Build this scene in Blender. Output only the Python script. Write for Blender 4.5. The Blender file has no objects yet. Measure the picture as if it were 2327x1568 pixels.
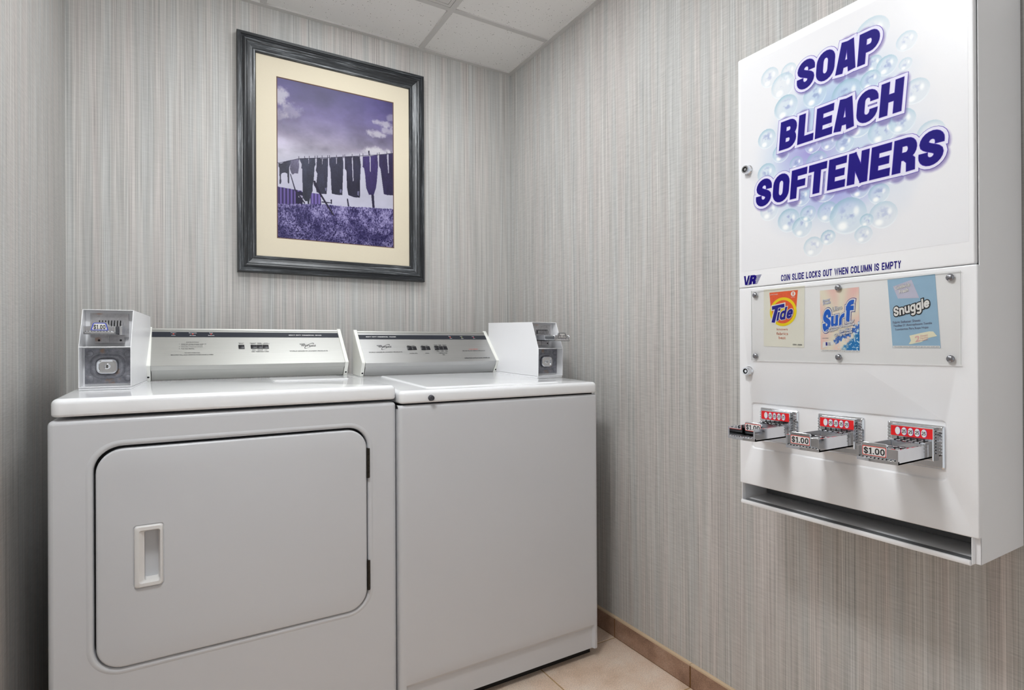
import bpy, bmesh, math, random
import numpy as np
from mathutils import Vector, Matrix
from mathutils.geometry import tessellate_polygon
random.seed(7)
rng = np.random.default_rng(11)
sc = bpy.context.scene
COL = sc.collection

# ------------------------------------------------------------ camera
CX, CY, CZ, YAW, PIT, ROL, FOC = -1.3172, -2.2286, 1.0262, 0.5342, 0.0014, -0.0049, 1271.34
cam = bpy.data.cameras.new('camera')
cam.sensor_fit = 'HORIZONTAL'; cam.sensor_width = 36.0
cam.lens = FOC * 36.0 / 2327.0
cam.clip_start = 0.02
cam_ob = bpy.data.objects.new('camera', cam); COL.objects.link(cam_ob)
_f = Vector((math.sin(YAW)*math.cos(PIT), math.cos(YAW)*math.cos(PIT), math.sin(PIT)))
_r = Vector((math.cos(YAW), -math.sin(YAW), 0)); _u = _r.cross(_f)
_r2 = _r*math.cos(ROL) + _u*math.sin(ROL); _u2 = _u*math.cos(ROL) - _r*math.sin(ROL)
M4 = Matrix.Identity(4)
for i in range(3):
    M4[i][0] = _r2[i]; M4[i][1] = _u2[i]; M4[i][2] = -_f[i]; M4[i][3] = (CX, CY, CZ)[i]
cam_ob.matrix_world = M4
sc.camera = cam_ob

# ------------------------------------------------------------ world, exposure
w = bpy.data.worlds.new('ambient_fill'); sc.world = w; w.use_nodes = True  # even grey fill added through the open room end, no daylight source there
w.node_tree.nodes['Background'].inputs[0].default_value = (0.95, 0.98, 1.0, 1)
w.node_tree.nodes['Background'].inputs[1].default_value = 0.72
sc.view_settings.view_transform = 'Standard'
sc.view_settings.look = 'None'
sc.view_settings.gamma = 1.0
sc.view_settings.use_curve_mapping = False
sc.view_settings.exposure = 0.1
LAMP_A = 62.0         # square ceiling lamp near the left wall
LAMP_B = 10.0          # troffer above the machines

# ------------------------------------------------------------ helpers
def lin(c):
    def f(x):
        x = x/255.0
        return x/12.92 if x <= 0.04045 else ((x+0.055)/1.055)**2.4
    return tuple(f(x) for x in c)

def linA(a):
    a = np.asarray(a, float)/255.0
    return np.where(a <= 0.04045, a/12.92, ((a+0.055)/1.055)**2.4)

class MB:
    """collects vertices and faces of one mesh"""
    def __init__(s): s.v = []; s.f = []; s.m = []; s.uv = {}
    def add(s, verts, faces, mi=0):
        o = len(s.v); s.v.extend([tuple(x) for x in verts])
        for f in faces: s.f.append(tuple(o+i for i in f)); s.m.append(mi)
        return o
    def box(s, x0, x1, y0, y1, z0, z1, mi=0):
        v = [(x0,y0,z0),(x1,y0,z0),(x1,y1,z0),(x0,y1,z0),(x0,y0,z1),(x1,y0,z1),(x1,y1,z1),(x0,y1,z1)]
        s.add(v, [(0,3,2,1),(4,5,6,7),(0,1,5,4),(1,2,6,5),(2,3,7,6),(3,0,4,7)], mi)
    def loft(s, loops, mi=0, cap0=False, cap1=False, closed=True):
        n = len(loops[0]); o = len(s.v)
        for l in loops: s.v.extend([tuple(p) for p in l])
        for k in range(len(loops)-1):
            a = o+k*n; b = a+n
            for i in range(n if closed else n-1):
                j = (i+1) % n
                s.f.append((a+i, a+j, b+j, b+i)); s.m.append(mi)
        if cap0: s.f.append(tuple(o+i for i in range(n))[::-1]); s.m.append(mi)
        if cap1: s.f.append(tuple(o+(len(loops)-1)*n+i for i in range(n))); s.m.append(mi)
    def prism_x(s, prof, x0, x1, mi=0):
        """profile of (y,z) points extruded along x"""
        n = len(prof)
        v = [(x0,y,z) for y,z in prof]+[(x1,y,z) for y,z in prof]
        f = [tuple(range(n)), tuple(range(2*n-1, n-1, -1))]
        f += [(i, n+i, n+(i+1) % n, (i+1) % n) for i in range(n)]
        s.add(v, f, mi)
    def cyl(s, c, axis, r, h, n=24, mi=0, r2=None, cap=True):
        c = Vector(c); a = Vector(axis).normalized()
        t = Vector((0,0,1)) if abs(a.z) < .9 else Vector((1,0,0))
        e1 = a.cross(t).normalized(); e2 = a.cross(e1)
        r2 = r if r2 is None else r2
        L0 = [c+(e1*math.cos(2*math.pi*i/n)+e2*math.sin(2*math.pi*i/n))*r for i in range(n)]
        L1 = [c+a*h+(e1*math.cos(2*math.pi*i/n)+e2*math.sin(2*math.pi*i/n))*r2 for i in range(n)]
        s.loft([L0, L1], mi, cap, cap)
    def lathe(s, c, axis, prof, n=24, mi=0):
        """profile of (radius, height along axis)"""
        c = Vector(c); a = Vector(axis).normalized()
        t = Vector((0,0,1)) if abs(a.z) < .9 else Vector((1,0,0))
        e1 = a.cross(t).normalized(); e2 = a.cross(e1)
        loops = [[c+a*h+(e1*math.cos(2*math.pi*i/n)+e2*math.sin(2*math.pi*i/n))*max(r,1e-5) for i in range(n)] for r,h in prof]
        s.loft(loops, mi, True, True)
    def poly(s, pts, mi=0):
        s.add(pts, [tuple(range(len(pts)))], mi)
    def tess(s, loops, fn, mi=0):
        """2D loops (outer + holes) filled; fn maps (a,b) to 3D"""
        flat = [p for l in loops for p in l]
        tris = tessellate_polygon([[Vector((p[0],p[1],0)) for p in l] for l in loops])
        s.add([fn(p[0],p[1]) for p in flat], [tuple(t) for t in tris], mi)

def smooth_mesh(me, ang=35):
    for p in me.polygons: p.use_smooth = True
    me.update()
    try: me.set_sharp_from_angle(angle=math.radians(ang))
    except Exception: pass

def obj(name, mb, mats, parent=None, local=False, bevel=0.0, seg=2, smooth=True, ang=35, recalc=True, weld=False):
    me = bpy.data.meshes.new(name)
    me.from_pydata(mb.v, [], mb.f)
    for i, m in enumerate(mb.m): me.polygons[i].material_index = m
    if not isinstance(mats, (list, tuple)): mats = [mats]
    for m in mats: me.materials.append(m)
    if recalc or weld or bevel:
        b = bmesh.new(); b.from_mesh(me)
        if weld: bmesh.ops.remove_doubles(b, verts=b.verts, dist=1e-5)
        if recalc: bmesh.ops.recalc_face_normals(b, faces=b.faces)
        b.to_mesh(me); b.free()
    if parent is not None and not local:
        me.transform(world_of(parent).inverted())
    if smooth: smooth_mesh(me, ang)
    o = bpy.data.objects.new(name, me); COL.objects.link(o)
    if parent is not None: o.parent = parent
    if bevel:
        md = o.modifiers.new('bevel', 'BEVEL'); md.width = bevel; md.segments = seg
        md.limit_method = 'ANGLE'; md.angle_limit = math.radians(40); md.harden_normals = False
    return o

def world_of(o):
    m = Matrix.LocRotScale(o.location, o.rotation_euler, o.scale)
    return world_of(o.parent) @ m if o.parent else m

def thing(name, label, cat, loc=(0,0,0), rot=(0,0,0), group=None):
    o = bpy.data.objects.new(name, None); COL.objects.link(o)
    o.empty_display_size = 0.05
    o.location = loc; o.rotation_euler = rot
    o['label'] = label; o['category'] = cat
    if group: o['group'] = group
    return o

def tag(o, label, cat, group=None):
    o['label'] = label; o['category'] = cat
    if group: o['group'] = group
    return o

def struct(o):
    o['kind'] = 'structure'; return o

def rrect(x0, x1, z0, z1, r, n=8):
    r = max(r, 1e-5); pts = []
    for cx, cz, a0 in ((x1-r,z1-r,0),(x0+r,z1-r,90),(x0+r,z0+r,180),(x1-r,z0+r,270)):
        for i in range(n+1):
            a = math.radians(a0+90*i/n); pts.append((cx+r*math.cos(a), cz+r*math.sin(a)))
    return pts

# ------------------------------------------------------------ lettering
def glyphs(body, offset=0.0, shear=0.0, space=1.0):
    cu = bpy.data.curves.new('lettering', 'FONT')
    cu.body = body; cu.size = 1.0; cu.offset = offset; cu.shear = shear
    cu.space_character = space; cu.fill_mode = 'FRONT'; cu.resolution_u = 3
    o = bpy.data.objects.new('lettering', cu); COL.objects.link(o)
    bpy.context.view_layer.update()
    me = o.to_mesh()
    v = [(p.co.x, p.co.y) for p in me.vertices]; f = [tuple(p.vertices) for p in me.polygons]
    o.to_mesh_clear(); bpy.data.objects.remove(o); bpy.data.curves.remove(cu)
    return v, f

class Frame:
    def __init__(s, O, U, V):
        s.O = Vector(O); s.U = Vector(U).normalized(); s.V = Vector(V).normalized(); s.N = s.U.cross(s.V)
    def p(s, u, v, h=0.0): return s.O+s.U*u+s.V*v+s.N*h

def text(mb, fr, body, box, h=0.0004, mi=0, bold=0.01, shear=0.0, extra=(), rot=0.0, space=1.0, slant=0.0):
    """body fitted into box (u0,u1,v0,v1) on a frame; extra = [(offset, material, height)] outline layers"""
    v, f = glyphs(body, bold, shear, space)
    if not v: return
    a0 = min(p[0] for p in v); a1 = max(p[0] for p in v); b0 = min(p[1] for p in v); b1 = max(p[1] for p in v)
    u0, u1, w0, w1 = box; su = (u1-u0)/(a1-a0); sv = (w1-w0)/(b1-b0)
    cr, sr = math.cos(rot), math.sin(rot); uc, wc = (u0+u1)/2, (w0+w1)/2
    def mp(p, hh):
        u = u0+(p[0]-a0)*su; w_ = w0+(p[1]-b0)*sv
        w_ += slant*(u-uc)
        du, dw = u-uc, w_-wc
        return fr.p(uc+du*cr-dw*sr, wc+du*sr+dw*cr, hh)
    for off, m, hh in extra:
        v2, f2 = glyphs(body, off, shear, space)
        for k, q in enumerate(f2): mb.add([mp(v2[i], hh+2e-6*(k % 60)) for i in q], [tuple(range(len(q)))], m)
    for k, q in enumerate(f): mb.add([mp(v[i], h+2e-6*(k % 60)) for i in q], [tuple(range(len(q)))], mi)

# heavy poster lettering drawn as broad pen strokes: (width, [polylines]) in a cap-height-1 box
def _arc(cx, cy, rx, ry, a0, a1, n=10):
    return [(cx+rx*math.cos(math.radians(a0+(a1-a0)*i/n)), cy+ry*math.sin(math.radians(a0+(a1-a0)*i/n))) for i in range(n+1)]
def _bez(p0, p1, p2, p3, n=8):
    o = []
    for i in range(n+1):
        t = i/n; q = 1-t
        o.append(tuple(q*q*q*a+3*q*q*t*b+3*q*t*t*c+t*t*t*d for a, b, c, d in zip(p0, p1, p2, p3)))
    return o
def glyph_strokes(ch, w):
    a = w/2; W = {'1': .42, '.': .2, 'i': w, 'l': w, 'r': .46, 'f': .44, ' ': .3, '-': .3, 'w': .9, 'y': .6, 'x': .58}.get(ch, .62)
    L, R, B, T = a, W-a, a, 1-a; m = W/2; rx = (R-L)/2; X = .74-a
    def oval(l, r, b, t, ry): 
        k = (r-l)/2; c = (l+r)/2
        p = _arc(c, t-ry, k, ry, 0, 180)+_arc(c, b+ry, k, ry, 180, 360); return p+[p[0]]
    if ch in 'S$':
        ry = .21; p = [(R, T-ry-.06)]+_arc(m, T-ry, rx, ry, 0, 180)+_bez((L, T-ry), (L, .50), (R, .50), (R, B+ry))+_arc(m, B+ry, rx, ry, 0, -180)+[(L, B+ry+.06)]
        return W, [p]+([[(m, -.1), (m, 1.1)]] if ch == '$' else [])
    if ch in 'O': return W, [oval(L, R, B, T, .24)]
    if ch == '0': return W, [oval(L, R, B, T, .34)]
    if ch == 'C': return W, [[(R, .64)]+[(R, T-.22)]+_arc(m, T-.22, rx, .22, 0, 180)+_arc(m, B+.22, rx, .22, 180, 360)+[(R, .36)]]
    if ch == 'A': return W, [[(a*.9, 0), (m-a*.75, 1)], [(W-a*.9, 0), (m+a*.75, 1)], [(m-.15, .27), (m+.15, .27)]]
    if ch in 'PRB':
        lo = .46 if ch != 'B' else .5
        r = .17; q = [[(L, 0), (L, 1)], [(L, T), (R-r, T)]+_arc(R-r, (T+lo)/2, r, (T-lo)/2, 90, -90)+[(L, lo)]]
        if ch == 'R': q.append([(R-.17, lo), (R-.02, .30), (R, 0)])
        if ch == 'B': q.append([(L, lo), (R-r, lo)]+_arc(R-r, (B+lo)/2, r, (lo-B)/2, 90, -90)+[(L, B)])
        return W, q
    if ch == 'L': return W*.9, [[(L, 1), (L, B), (W*.9, B)]]
    if ch == 'E': return W*.92, [[(W*.92, T), (L, T), (L, B), (W*.92, B)], [(L, .5), (W*.85, .5)]]
    if ch == 'F': return W*.9, [[(W*.9, T), (L, T), (L, 0)], [(L, .5), (W*.83, .5)]]
    if ch == 'T': return W, [[(0, T), (W, T)], [(m, 0), (m, T)]]
    if ch == 'H': return W, [[(L, 0), (L, 1)], [(R, 0), (R, 1)], [(L, .5), (R, .5)]]
    if ch == 'N': return W, [[(L, 0), (L, 1)], [(R, 0), (R, 1)], [(L*.9, .97), (W-L*.9, .03)]]
    if ch == 'I': return w, [[(a, 0), (a, 1)]]
    if ch == 'U': return W, [[(L, 1), (L, B+.2)]+_arc(m, B+.2, rx, .2, 180, 360)+[(R, 1)]]
    if ch == 'D': return W, [[(L, 0), (L, 1)], [(L, T), (R-.2, T)]+_arc(R-.2, T-.22, .2, .22, 90, 0)+_arc(R-.2, B+.22, .2, .22, 0, -90)+[(L, B)]]
    if ch == 'K': return W, [[(L, 0), (L, 1)], [(R, 1), (L+.04, .45)], [(L+.12, .55), (R, 0)]]
    if ch == 'V': return W, [[(L, 1), (m, .05), (R, 1)]]
    if ch == 'Y': return W, [[(L, 1), (m, .5), (R, 1)], [(m, 0), (m, .52)]]
    if ch == 'M': return .8, [[(a, 0), (a, 1)], [(.8-a, 0), (.8-a, 1)], [(a*.9, .97), (.4, .12), (.8-a*.9, .97)]]
    if ch == 'W': return .9, [[(a, 1), (.25, .05), (.45, .9), (.65, .05), (.9-a, 1)]]
    if ch == 't': return .80, [[(.11, 0), (.36, T)], [(.04, T-.03), (.80, T)]]
    if ch == 'l': return W, [[(m, 0), (m, 1)]]
    if ch == 'i': return W, [[(m, 0), (m, .70)], [(m, .80), (m, 1.0)]]
    if ch == 'd': return W, [oval(L, R, B, X, .2), [(R, 0), (R, 1)]]
    if ch == 'e': return W, [[(L, .38), (R, .38), (R, X-.2)]+_arc(m, X-.2, rx, .2, 0, 180)+_arc(m, B+.2, rx, .2, 180, 340)]
    if ch == 'u': return W, [[(L, .74), (L, B+.2)]+_arc(m, B+.2, rx, .2, 180, 360)+[(R, .74)], [(R, 0), (R, .74)]]
    if ch == 'n': return W, [[(L, 0), (L, X-.2)]+_arc(m, X-.2, rx, .2, 180, 0)+[(R, 0)], [(L, 0), (L, .74)]]
    if ch == 'r': return W, [[(L, 0), (L, X-.24)]+_arc(L+.26, X-.24, .26, .24, 180, 75)]
    if ch == 'f': return W, [[(L+.04, 0), (L+.04, T-.2)]+_arc(L+.26, T-.2, .22, .2, 180, 70), [(0, .64), (W, .64)]]
    if ch == 'g': return W, [oval(L, R, B, X, .2), [(R, .74), (R, -.10)]+_arc(m, -.10, rx, .17, 0, -160)]
    if ch == '1': return W, [[(m+.04, 0), (m+.04, 1)], [(m+.04, .93), (.02, .76)], [(0, .045), (W, .045)]]
    if ch == '.': return W, [[(m, 0), (m, .19)]]
    if ch == '2': return W, [[(L, .68)]+_arc(m, T-.24, rx, .24, 170, -25)+[(L, B)], [(0, B), (W, B)]]
    if ch == '5': return W, [[(W-.02, T), (L+.03, T), (L, .54), (m-.03, .59)]+_arc(m, .33, rx, .33-B, 80, -150)]
    return W, []
def ribbon(pts, h, ext=0.0):
    closed = math.hypot(pts[0][0]-pts[-1][0], pts[0][1]-pts[-1][1]) < 1e-6
    P = [Vector((p[0], p[1])) for p in pts]; q = [P[0]]
    for p in P[1:]:
        if (p-q[-1]).length > 1e-6: q.append(p)
    P = q[:-1] if closed and (q[0]-q[-1]).length < 1e-5 else q
    n = len(P); lo = []; ro = []
    if not closed and ext:
        P[0] = P[0]+(P[0]-P[1]).normalized()*ext; P[-1] = P[-1]+(P[-1]-P[-2]).normalized()*ext
    for i in range(n):
        a = P[i-1] if (closed or i) else None; b = P[(i+1) % n] if (closed or i < n-1) else None
        d0 = (P[i]-a).normalized() if a is not None else None; d1 = (b-P[i]).normalized() if b is not None else None
        if d0 is None: d0 = d1
        if d1 is None: d1 = d0
        n0 = Vector((-d0.y, d0.x)); n1 = Vector((-d1.y, d1.x)); mm = n0+n1
        if mm.length < 1e-4: mm = n0
        mm.normalize(); k = h/max(mm.dot(n0), .5)
        lo.append(P[i]+mm*k); ro.append(P[i]-mm*k)
    f = [(i, (i+1) % n, n+(i+1) % n, n+i) for i in range(n if closed else n-1)]
    return lo+ro, f
def poster(mb, fr, body, box, layers, w=.2, gap=.07, shear=0.0, slant=0.0, rot=0.0, widths=None, serif=False):
    """layers: [(extra half width, material, height)] from back to front"""
    x = 0; items = []
    for ch in body:
        W, st = glyph_strokes(ch, w); items.append((x, W, st, ch)); x += W+gap
    tot = x-gap; u0, u1, v0, v1 = box; su = (u1-u0)/(tot+shear); sv = v1-v0; uc, vc = (u0+u1)/2, (v0+v1)/2
    cr, sr = math.cos(rot), math.sin(rot)
    for e, m, h in layers:
        dz = 0
        for ox, W, st, ch in items:
            for k, p in enumerate(st):
                hw = w/2 if not (ch == '$' and k == 1) else w*.3
                if ch == '1' and k == 2: hw = w*.25
                v, f = ribbon(p, hw+e, e); dz += 5e-6
                out = []; nn = len(v)//2
                for iq, q in enumerate(v):
                    u = u0+(ox+q.x+shear*q.y)*su; vv = v0+q.y*sv+slant*(u0+(ox+q.x)*su-uc)
                    du, dv = u-uc, vv-vc; out.append(fr.p(uc+du*cr-dv*sr, vc+du*sr+dv*cr, h+dz % 1e-4+3e-6*(iq % nn)))
                mb.add(out, f, m)

# ------------------------------------------------------------ materials
def new_mat(name):
    m = bpy.data.materials.new(name); m.use_nodes = True
    return m, m.node_tree, m.node_tree.nodes['Principled BSDF']

def simple(name, col, rough=0.5, metal=0.0, coat=0.0, spec=0.5, noise=0.0, nscale=40.0, bump=0.0, bscale=200.0):
    m, nt, b = new_mat(name)
    b.inputs['Base Color'].default_value = (*col, 1); b.inputs['Roughness'].default_value = rough
    b.inputs['Metallic'].default_value = metal; b.inputs['Coat Weight'].default_value = coat
    b.inputs['Coat Roughness'].default_value = 0.08
    b.inputs['Specular IOR Level'].default_value = spec
    if noise:
        tc = nt.nodes.new('ShaderNodeTexCoord'); n = nt.nodes.new('ShaderNodeTexNoise')
        n.inputs['Scale'].default_value = nscale; n.inputs['Detail'].default_value = 4
        nt.links.new(tc.outputs['Object'], n.inputs['Vector'])
        mx = nt.nodes.new('ShaderNodeMix'); mx.data_type = 'RGBA'
        mx.inputs['A'].default_value = (*[c*(1-noise) for c in col], 1)
        mx.inputs['B'].default_value = (*[min(1, c*(1+noise)) for c in col], 1)
        nt.links.new(n.outputs['Fac'], mx.inputs['Factor']); nt.links.new(mx.outputs['Result'], b.inputs['Base Color'])
    if bump:
        tc = nt.nodes.new('ShaderNodeTexCoord'); n = nt.nodes.new('ShaderNodeTexNoise')
        n.inputs['Scale'].default_value = bscale
        bp = nt.nodes.new('ShaderNodeBump'); bp.inputs['Strength'].default_value = bump; bp.inputs['Distance'].default_value = 0.001
        nt.links.new(tc.outputs['Object'], n.inputs['Vector']); nt.links.new(n.outputs['Fac'], bp.inputs['Height'])
        nt.links.new(bp.outputs['Normal'], b.inputs['Normal'])
    return m

def nd(nt, typ, **kw):
    n = nt.nodes.new(typ)
    for k, v in kw.items():
        if k in n.inputs: n.inputs[k].default_value = v
        else: setattr(n, k, v)
    return n

def mixc(nt, fac, a, b, blend='MIX'):
    n = nt.nodes.new('ShaderNodeMix'); n.data_type = 'RGBA'; n.blend_type = blend
    for s, x in (('Factor', fac), ('A', a), ('B', b)):
        if isinstance(x, bpy.types.NodeSocket): nt.links.new(x, n.inputs[s])
        elif isinstance(x, (int, float)): n.inputs[s].default_value = x
        else: n.inputs[s].default_value = (*x, 1) if len(x) == 3 else x
    return n.outputs['Result']

def mth(nt, op, a, b=None, c=None):
    n = nt.nodes.new('ShaderNodeMath'); n.operation = op
    for i, x in enumerate((a, b, c)):
        if x is None: continue
        if isinstance(x, bpy.types.NodeSocket): nt.links.new(x, n.inputs[i])
        else: n.inputs[i].default_value = x
    return n.outputs[0]

def ramp(nt, fac, stops):
    n = nt.nodes.new('ShaderNodeValToRGB'); cr = n.color_ramp
    while len(cr.elements) < len(stops): cr.elements.new(0.5)
    for e, (p, c) in zip(cr.elements, stops):
        e.position = p; e.color = (*c, 1) if len(c) == 3 else c
    nt.links.new(fac, n.inputs[0]); return n.outputs['Color']

def wallpaper(name, axis, weave, rough=0.55):
    """strie vinyl wallcovering: fine upright threads of warm and cool grey, finer cross threads"""
    m, nt, b = new_mat(name)
    tc = nd(nt, 'ShaderNodeTexCoord'); sp = nd(nt, 'ShaderNodeSeparateXYZ')
    nt.links.new(tc.outputs['Object'], sp.inputs[0])
    u = sp.outputs[axis]; z = sp.outputs['Z']
    def streak(fu, fz, detail=2.0, seed=0.0):
        cb = nd(nt, 'ShaderNodeCombineXYZ')
        nt.links.new(mth(nt, 'MULTIPLY', u, fu), cb.inputs[0]); nt.links.new(mth(nt, 'MULTIPLY', z, fz), cb.inputs[1])
        cb.inputs[2].default_value = seed
        n = nd(nt, 'ShaderNodeTexNoise', Scale=1.0, Detail=detail, Roughness=0.6)
        nt.links.new(cb.outputs[0], n.inputs['Vector']); return n.outputs['Fac']
    band = streak(30, 0.7, 2, 3.1); mid = streak(190, 1.1, 2, 7.7); fine = streak(520, 3.0, 1, 1.3)
    cross = streak(30, 560, 1, 5.2); cool = streak(70, 0.8, 2, 9.9)
    c = ramp(nt, band, [(0.38, lin((192,185,181))), (0.5, lin((188,185,181))), (0.62, lin((186,186,184)))])
    c = mixc(nt, mth(nt, 'MULTIPLY', cool, 0.55), c, lin((187,187,184)))
    t = mth(nt, 'ADD', mth(nt, 'MULTIPLY', mth(nt, 'SUBTRACT', mid, 0.5), 0.62), mth(nt, 'MULTIPLY', mth(nt, 'SUBTRACT', fine, 0.5), 1.0))
    t = mth(nt, 'ADD', t, mth(nt, 'MULTIPLY', mth(nt, 'SUBTRACT', cross, 0.5), weave))
    k = mth(nt, 'ADD', 1.0, t)
    cm = nd(nt, 'ShaderNodeVectorMath', operation='SCALE')
    nt.links.new(c, cm.inputs[0]); nt.links.new(k, cm.inputs['Scale'])
    nt.links.new(cm.outputs[0], b.inputs['Base Color'])
    b.inputs['Roughness'].default_value = rough; b.inputs['Specular IOR Level'].default_value = 0.35
    bp = nd(nt, 'ShaderNodeBump', Strength=0.25, Distance=0.0006)
    nt.links.new(t, bp.inputs['Height']); nt.links.new(bp.outputs['Normal'], b.inputs['Normal'])
    return m

def tile_ceiling():
    m, nt, b = new_mat('mineral_fibre_tile')
    tc = nd(nt, 'ShaderNodeTexCoord')
    v = nd(nt, 'ShaderNodeTexVoronoi', Scale=95.0); v.feature = 'F1'
    nt.links.new(tc.outputs['Object'], v.inputs['Vector'])
    n = nd(nt, 'ShaderNodeTexNoise', Scale=60.0, Detail=2.0); nt.links.new(tc.outputs['Object'], n.inputs['Vector'])
    r = mth(nt, 'MULTIPLY', mth(nt, 'SUBTRACT', n.outputs['Fac'], 0.30), 0.55)
    hole = mth(nt, 'LESS_THAN', v.outputs['Distance'], r)
    n2 = nd(nt, 'ShaderNodeTexNoise', Scale=6.0, Detail=2.0); nt.links.new(tc.outputs['Object'], n2.inputs['Vector'])
    base = mixc(nt, n2.outputs['Fac'], lin((236,234,231)), lin((242,241,239)))
    c = mixc(nt, mth(nt, 'MULTIPLY', hole, 0.75), base, lin((120,115,110)))
    nt.links.new(c, b.inputs['Base Color']); b.inputs['Roughness'].default_value = 0.9
    return m

def tile_floor(name, lo, mid, hi, axis_seed=0.0, speck=0.5):
    m, nt, b = new_mat(name)
    tc = nd(nt, 'ShaderNodeTexCoord')
    n1 = nd(nt, 'ShaderNodeTexNoise', Scale=7.0, Detail=6.0, Roughness=0.65); nt.links.new(tc.outputs['Object'], n1.inputs['Vector'])
    n2 = nd(nt, 'ShaderNodeTexNoise', Scale=300.0, Detail=4.0, Roughness=0.75); nt.links.new(tc.outputs['Object'], n2.inputs['Vector'])
    c = ramp(nt, n1.outputs['Fac'], [(0.3, lin(lo)), (0.5, lin(mid)), (0.72, lin(hi))])
    k = mth(nt, 'ADD', 1-speck*0.5, mth(nt, 'MULTIPLY', n2.outputs['Fac'], speck))
    cm = nd(nt, 'ShaderNodeVectorMath', operation='SCALE')
    nt.links.new(c, cm.inputs[0]); nt.links.new(k, cm.inputs['Scale']); nt.links.new(cm.outputs[0], b.inputs['Base Color'])
    b.inputs['Roughness'].default_value = 0.5
    bp = nd(nt, 'ShaderNodeBump', Strength=0.3, Distance=0.002)
    nt.links.new(n1.outputs['Fac'], bp.inputs['Height']); nt.links.new(bp.outputs['Normal'], b.inputs['Normal'])
    return m

def brushed(name, col, rough, metal=1.0):
    m, nt, b = new_mat(name)
    tc = nd(nt, 'ShaderNodeTexCoord'); mp = nd(nt, 'ShaderNodeMapping')
    mp.inputs['Scale'].default_value = (4, 900, 900)
    nt.links.new(tc.outputs['Object'], mp.inputs[0])
    n = nd(nt, 'ShaderNodeTexNoise', Scale=1.0, Detail=3.0); nt.links.new(mp.outputs[0], n.inputs['Vector'])
    c = mixc(nt, n.outputs['Fac'], tuple(x*0.9 for x in col), tuple(min(1, x*1.06) for x in col))
    nt.links.new(c, b.inputs['Base Color'])
    b.inputs['Roughness'].default_value = rough; b.inputs['Metallic'].default_value = metal
    bp = nd(nt, 'ShaderNodeBump', Strength=0.08, Distance=0.0004)
    nt.links.new(n.outputs['Fac'], bp.inputs['Height']); nt.links.new(bp.outputs['Normal'], b.inputs['Normal'])
    return m

def worn(name, a, c2, rust, rough, metal, scale=60):
    m, nt, b = new_mat(name)
    tc = nd(nt, 'ShaderNodeTexCoord')
    n = nd(nt, 'ShaderNodeTexNoise', Scale=scale, Detail=6.0, Roughness=0.7); nt.links.new(tc.outputs['Object'], n.inputs['Vector'])
    n2 = nd(nt, 'ShaderNodeTexNoise', Scale=scale*0.45, Detail=3.0); nt.links.new(tc.outputs['Object'], n2.inputs['Vector'])
    c = ramp(nt, n.outputs['Fac'], [(0.3, a), (0.7, c2)])
    c = mixc(nt, ramp(nt, n2.outputs['Fac'], [(0.62, (0,0,0)), (0.74, (1,1,1))]), c, rust)
    nt.links.new(c, b.inputs['Base Color']); b.inputs['Roughness'].default_value = rough; b.inputs['Metallic'].default_value = metal
    return m

def printed(name, rough=0.35, spec=0.5):
    m, nt, b = new_mat(name)
    a = nd(nt, 'ShaderNodeVertexColor', layer_name='ink'); nt.links.new(a.outputs['Color'], b.inputs['Base Color'])
    b.inputs['Roughness'].default_value = rough; b.inputs['Specular IOR Level'].default_value = spec
    return m

WALL_B = wallpaper('wallcovering_back', 'X', 0.22)
WALL_S = wallpaper('wallcovering_sides', 'Y', 0.42, 0.5)
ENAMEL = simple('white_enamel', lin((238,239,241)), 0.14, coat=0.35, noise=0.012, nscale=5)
ENAMEL_SHADE = simple('white_enamel_shaded', lin((204,205,208)), 0.34, noise=0.012, nscale=4)  # same enamel as the tops, darkened to put the fronts' shade into the colour
POWDER = simple('white_powder_coat', lin((242,242,244)), 0.32, noise=0.012, nscale=6, bump=0.03, bscale=700)
TRAYGREY = simple('grey_galvanised_tray', lin((122,123,126)), 0.5, metal=0.3)
PLASTIC = simple('ivory_plastic', lin((236,236,230)), 0.4)
HANDLE = simple('handle_plastic', lin((224,222,220)), 0.38)
DARK = simple('dark_gap', lin((14,14,16)), 0.7)
RUBBER = simple('black_rubber', lin((20,18,17)), 0.6)
BLACKP = simple('black_plastic', lin((22,22,28)), 0.35)
STRIPE = simple('black_band_ink', lin((36,40,50)), 0.3)
ALU = brushed('brushed_aluminium', lin((184,184,180)), 0.46)
ALU2 = brushed('brushed_aluminium_grey', lin((184,184,183)), 0.42)
CHROME = simple('chrome', lin((222,224,228)), 0.09, metal=1.0, noise=0.05, nscale=60)
STEEL = worn('worn_steel', lin((150,149,152)), lin((190,189,192)), lin((160,118,86)), 0.36, 0.7, 38)
CASTZ = worn('cast_zinc', lin((98,99,108)), lin((148,148,154)), lin((140,114,96)), 0.45, 0.5, 80)
DARKMETAL = simple('dark_hinge_metal', lin((60,56,50)), 0.4, metal=0.8, noise=0.3, nscale=200)
RIVET = simple('rivet_grey', lin((150,150,155)), 0.25, metal=0.9)
INKW = simple('white_ink', lin((240,240,240)), 0.5)
INKK = simple('black_ink', lin((24,24,30)), 0.5)
INKR = simple('red_ink', lin((214,66,50)), 0.5)
INKG = simple('green_ink', lin((140,150,80)), 0.5)
INKP = simple('pink_ink', lin((200,60,90)), 0.5)
INKNAVY = simple('navy_ink', lin((22,4,116)), 0.5, spec=0.15)
INKNAVY2 = simple('violet_edge_ink', lin((96,72,180)), 0.5, spec=0.2)
INKLAV = simple('pale_lavender_ink', lin((226,224,242)), 0.35)
INKBLUE = simple('blue_ink', lin((30,60,200)), 0.4)
BRIGHTRED = simple('bright_red_label', lin((226,28,30)), 0.3)
LABELW = simple('label_white', lin((232,230,228)), 0.4)
MATB = simple('cream_mat_board', lin((214,204,182)), 0.8, noise=0.02, nscale=200)
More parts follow.
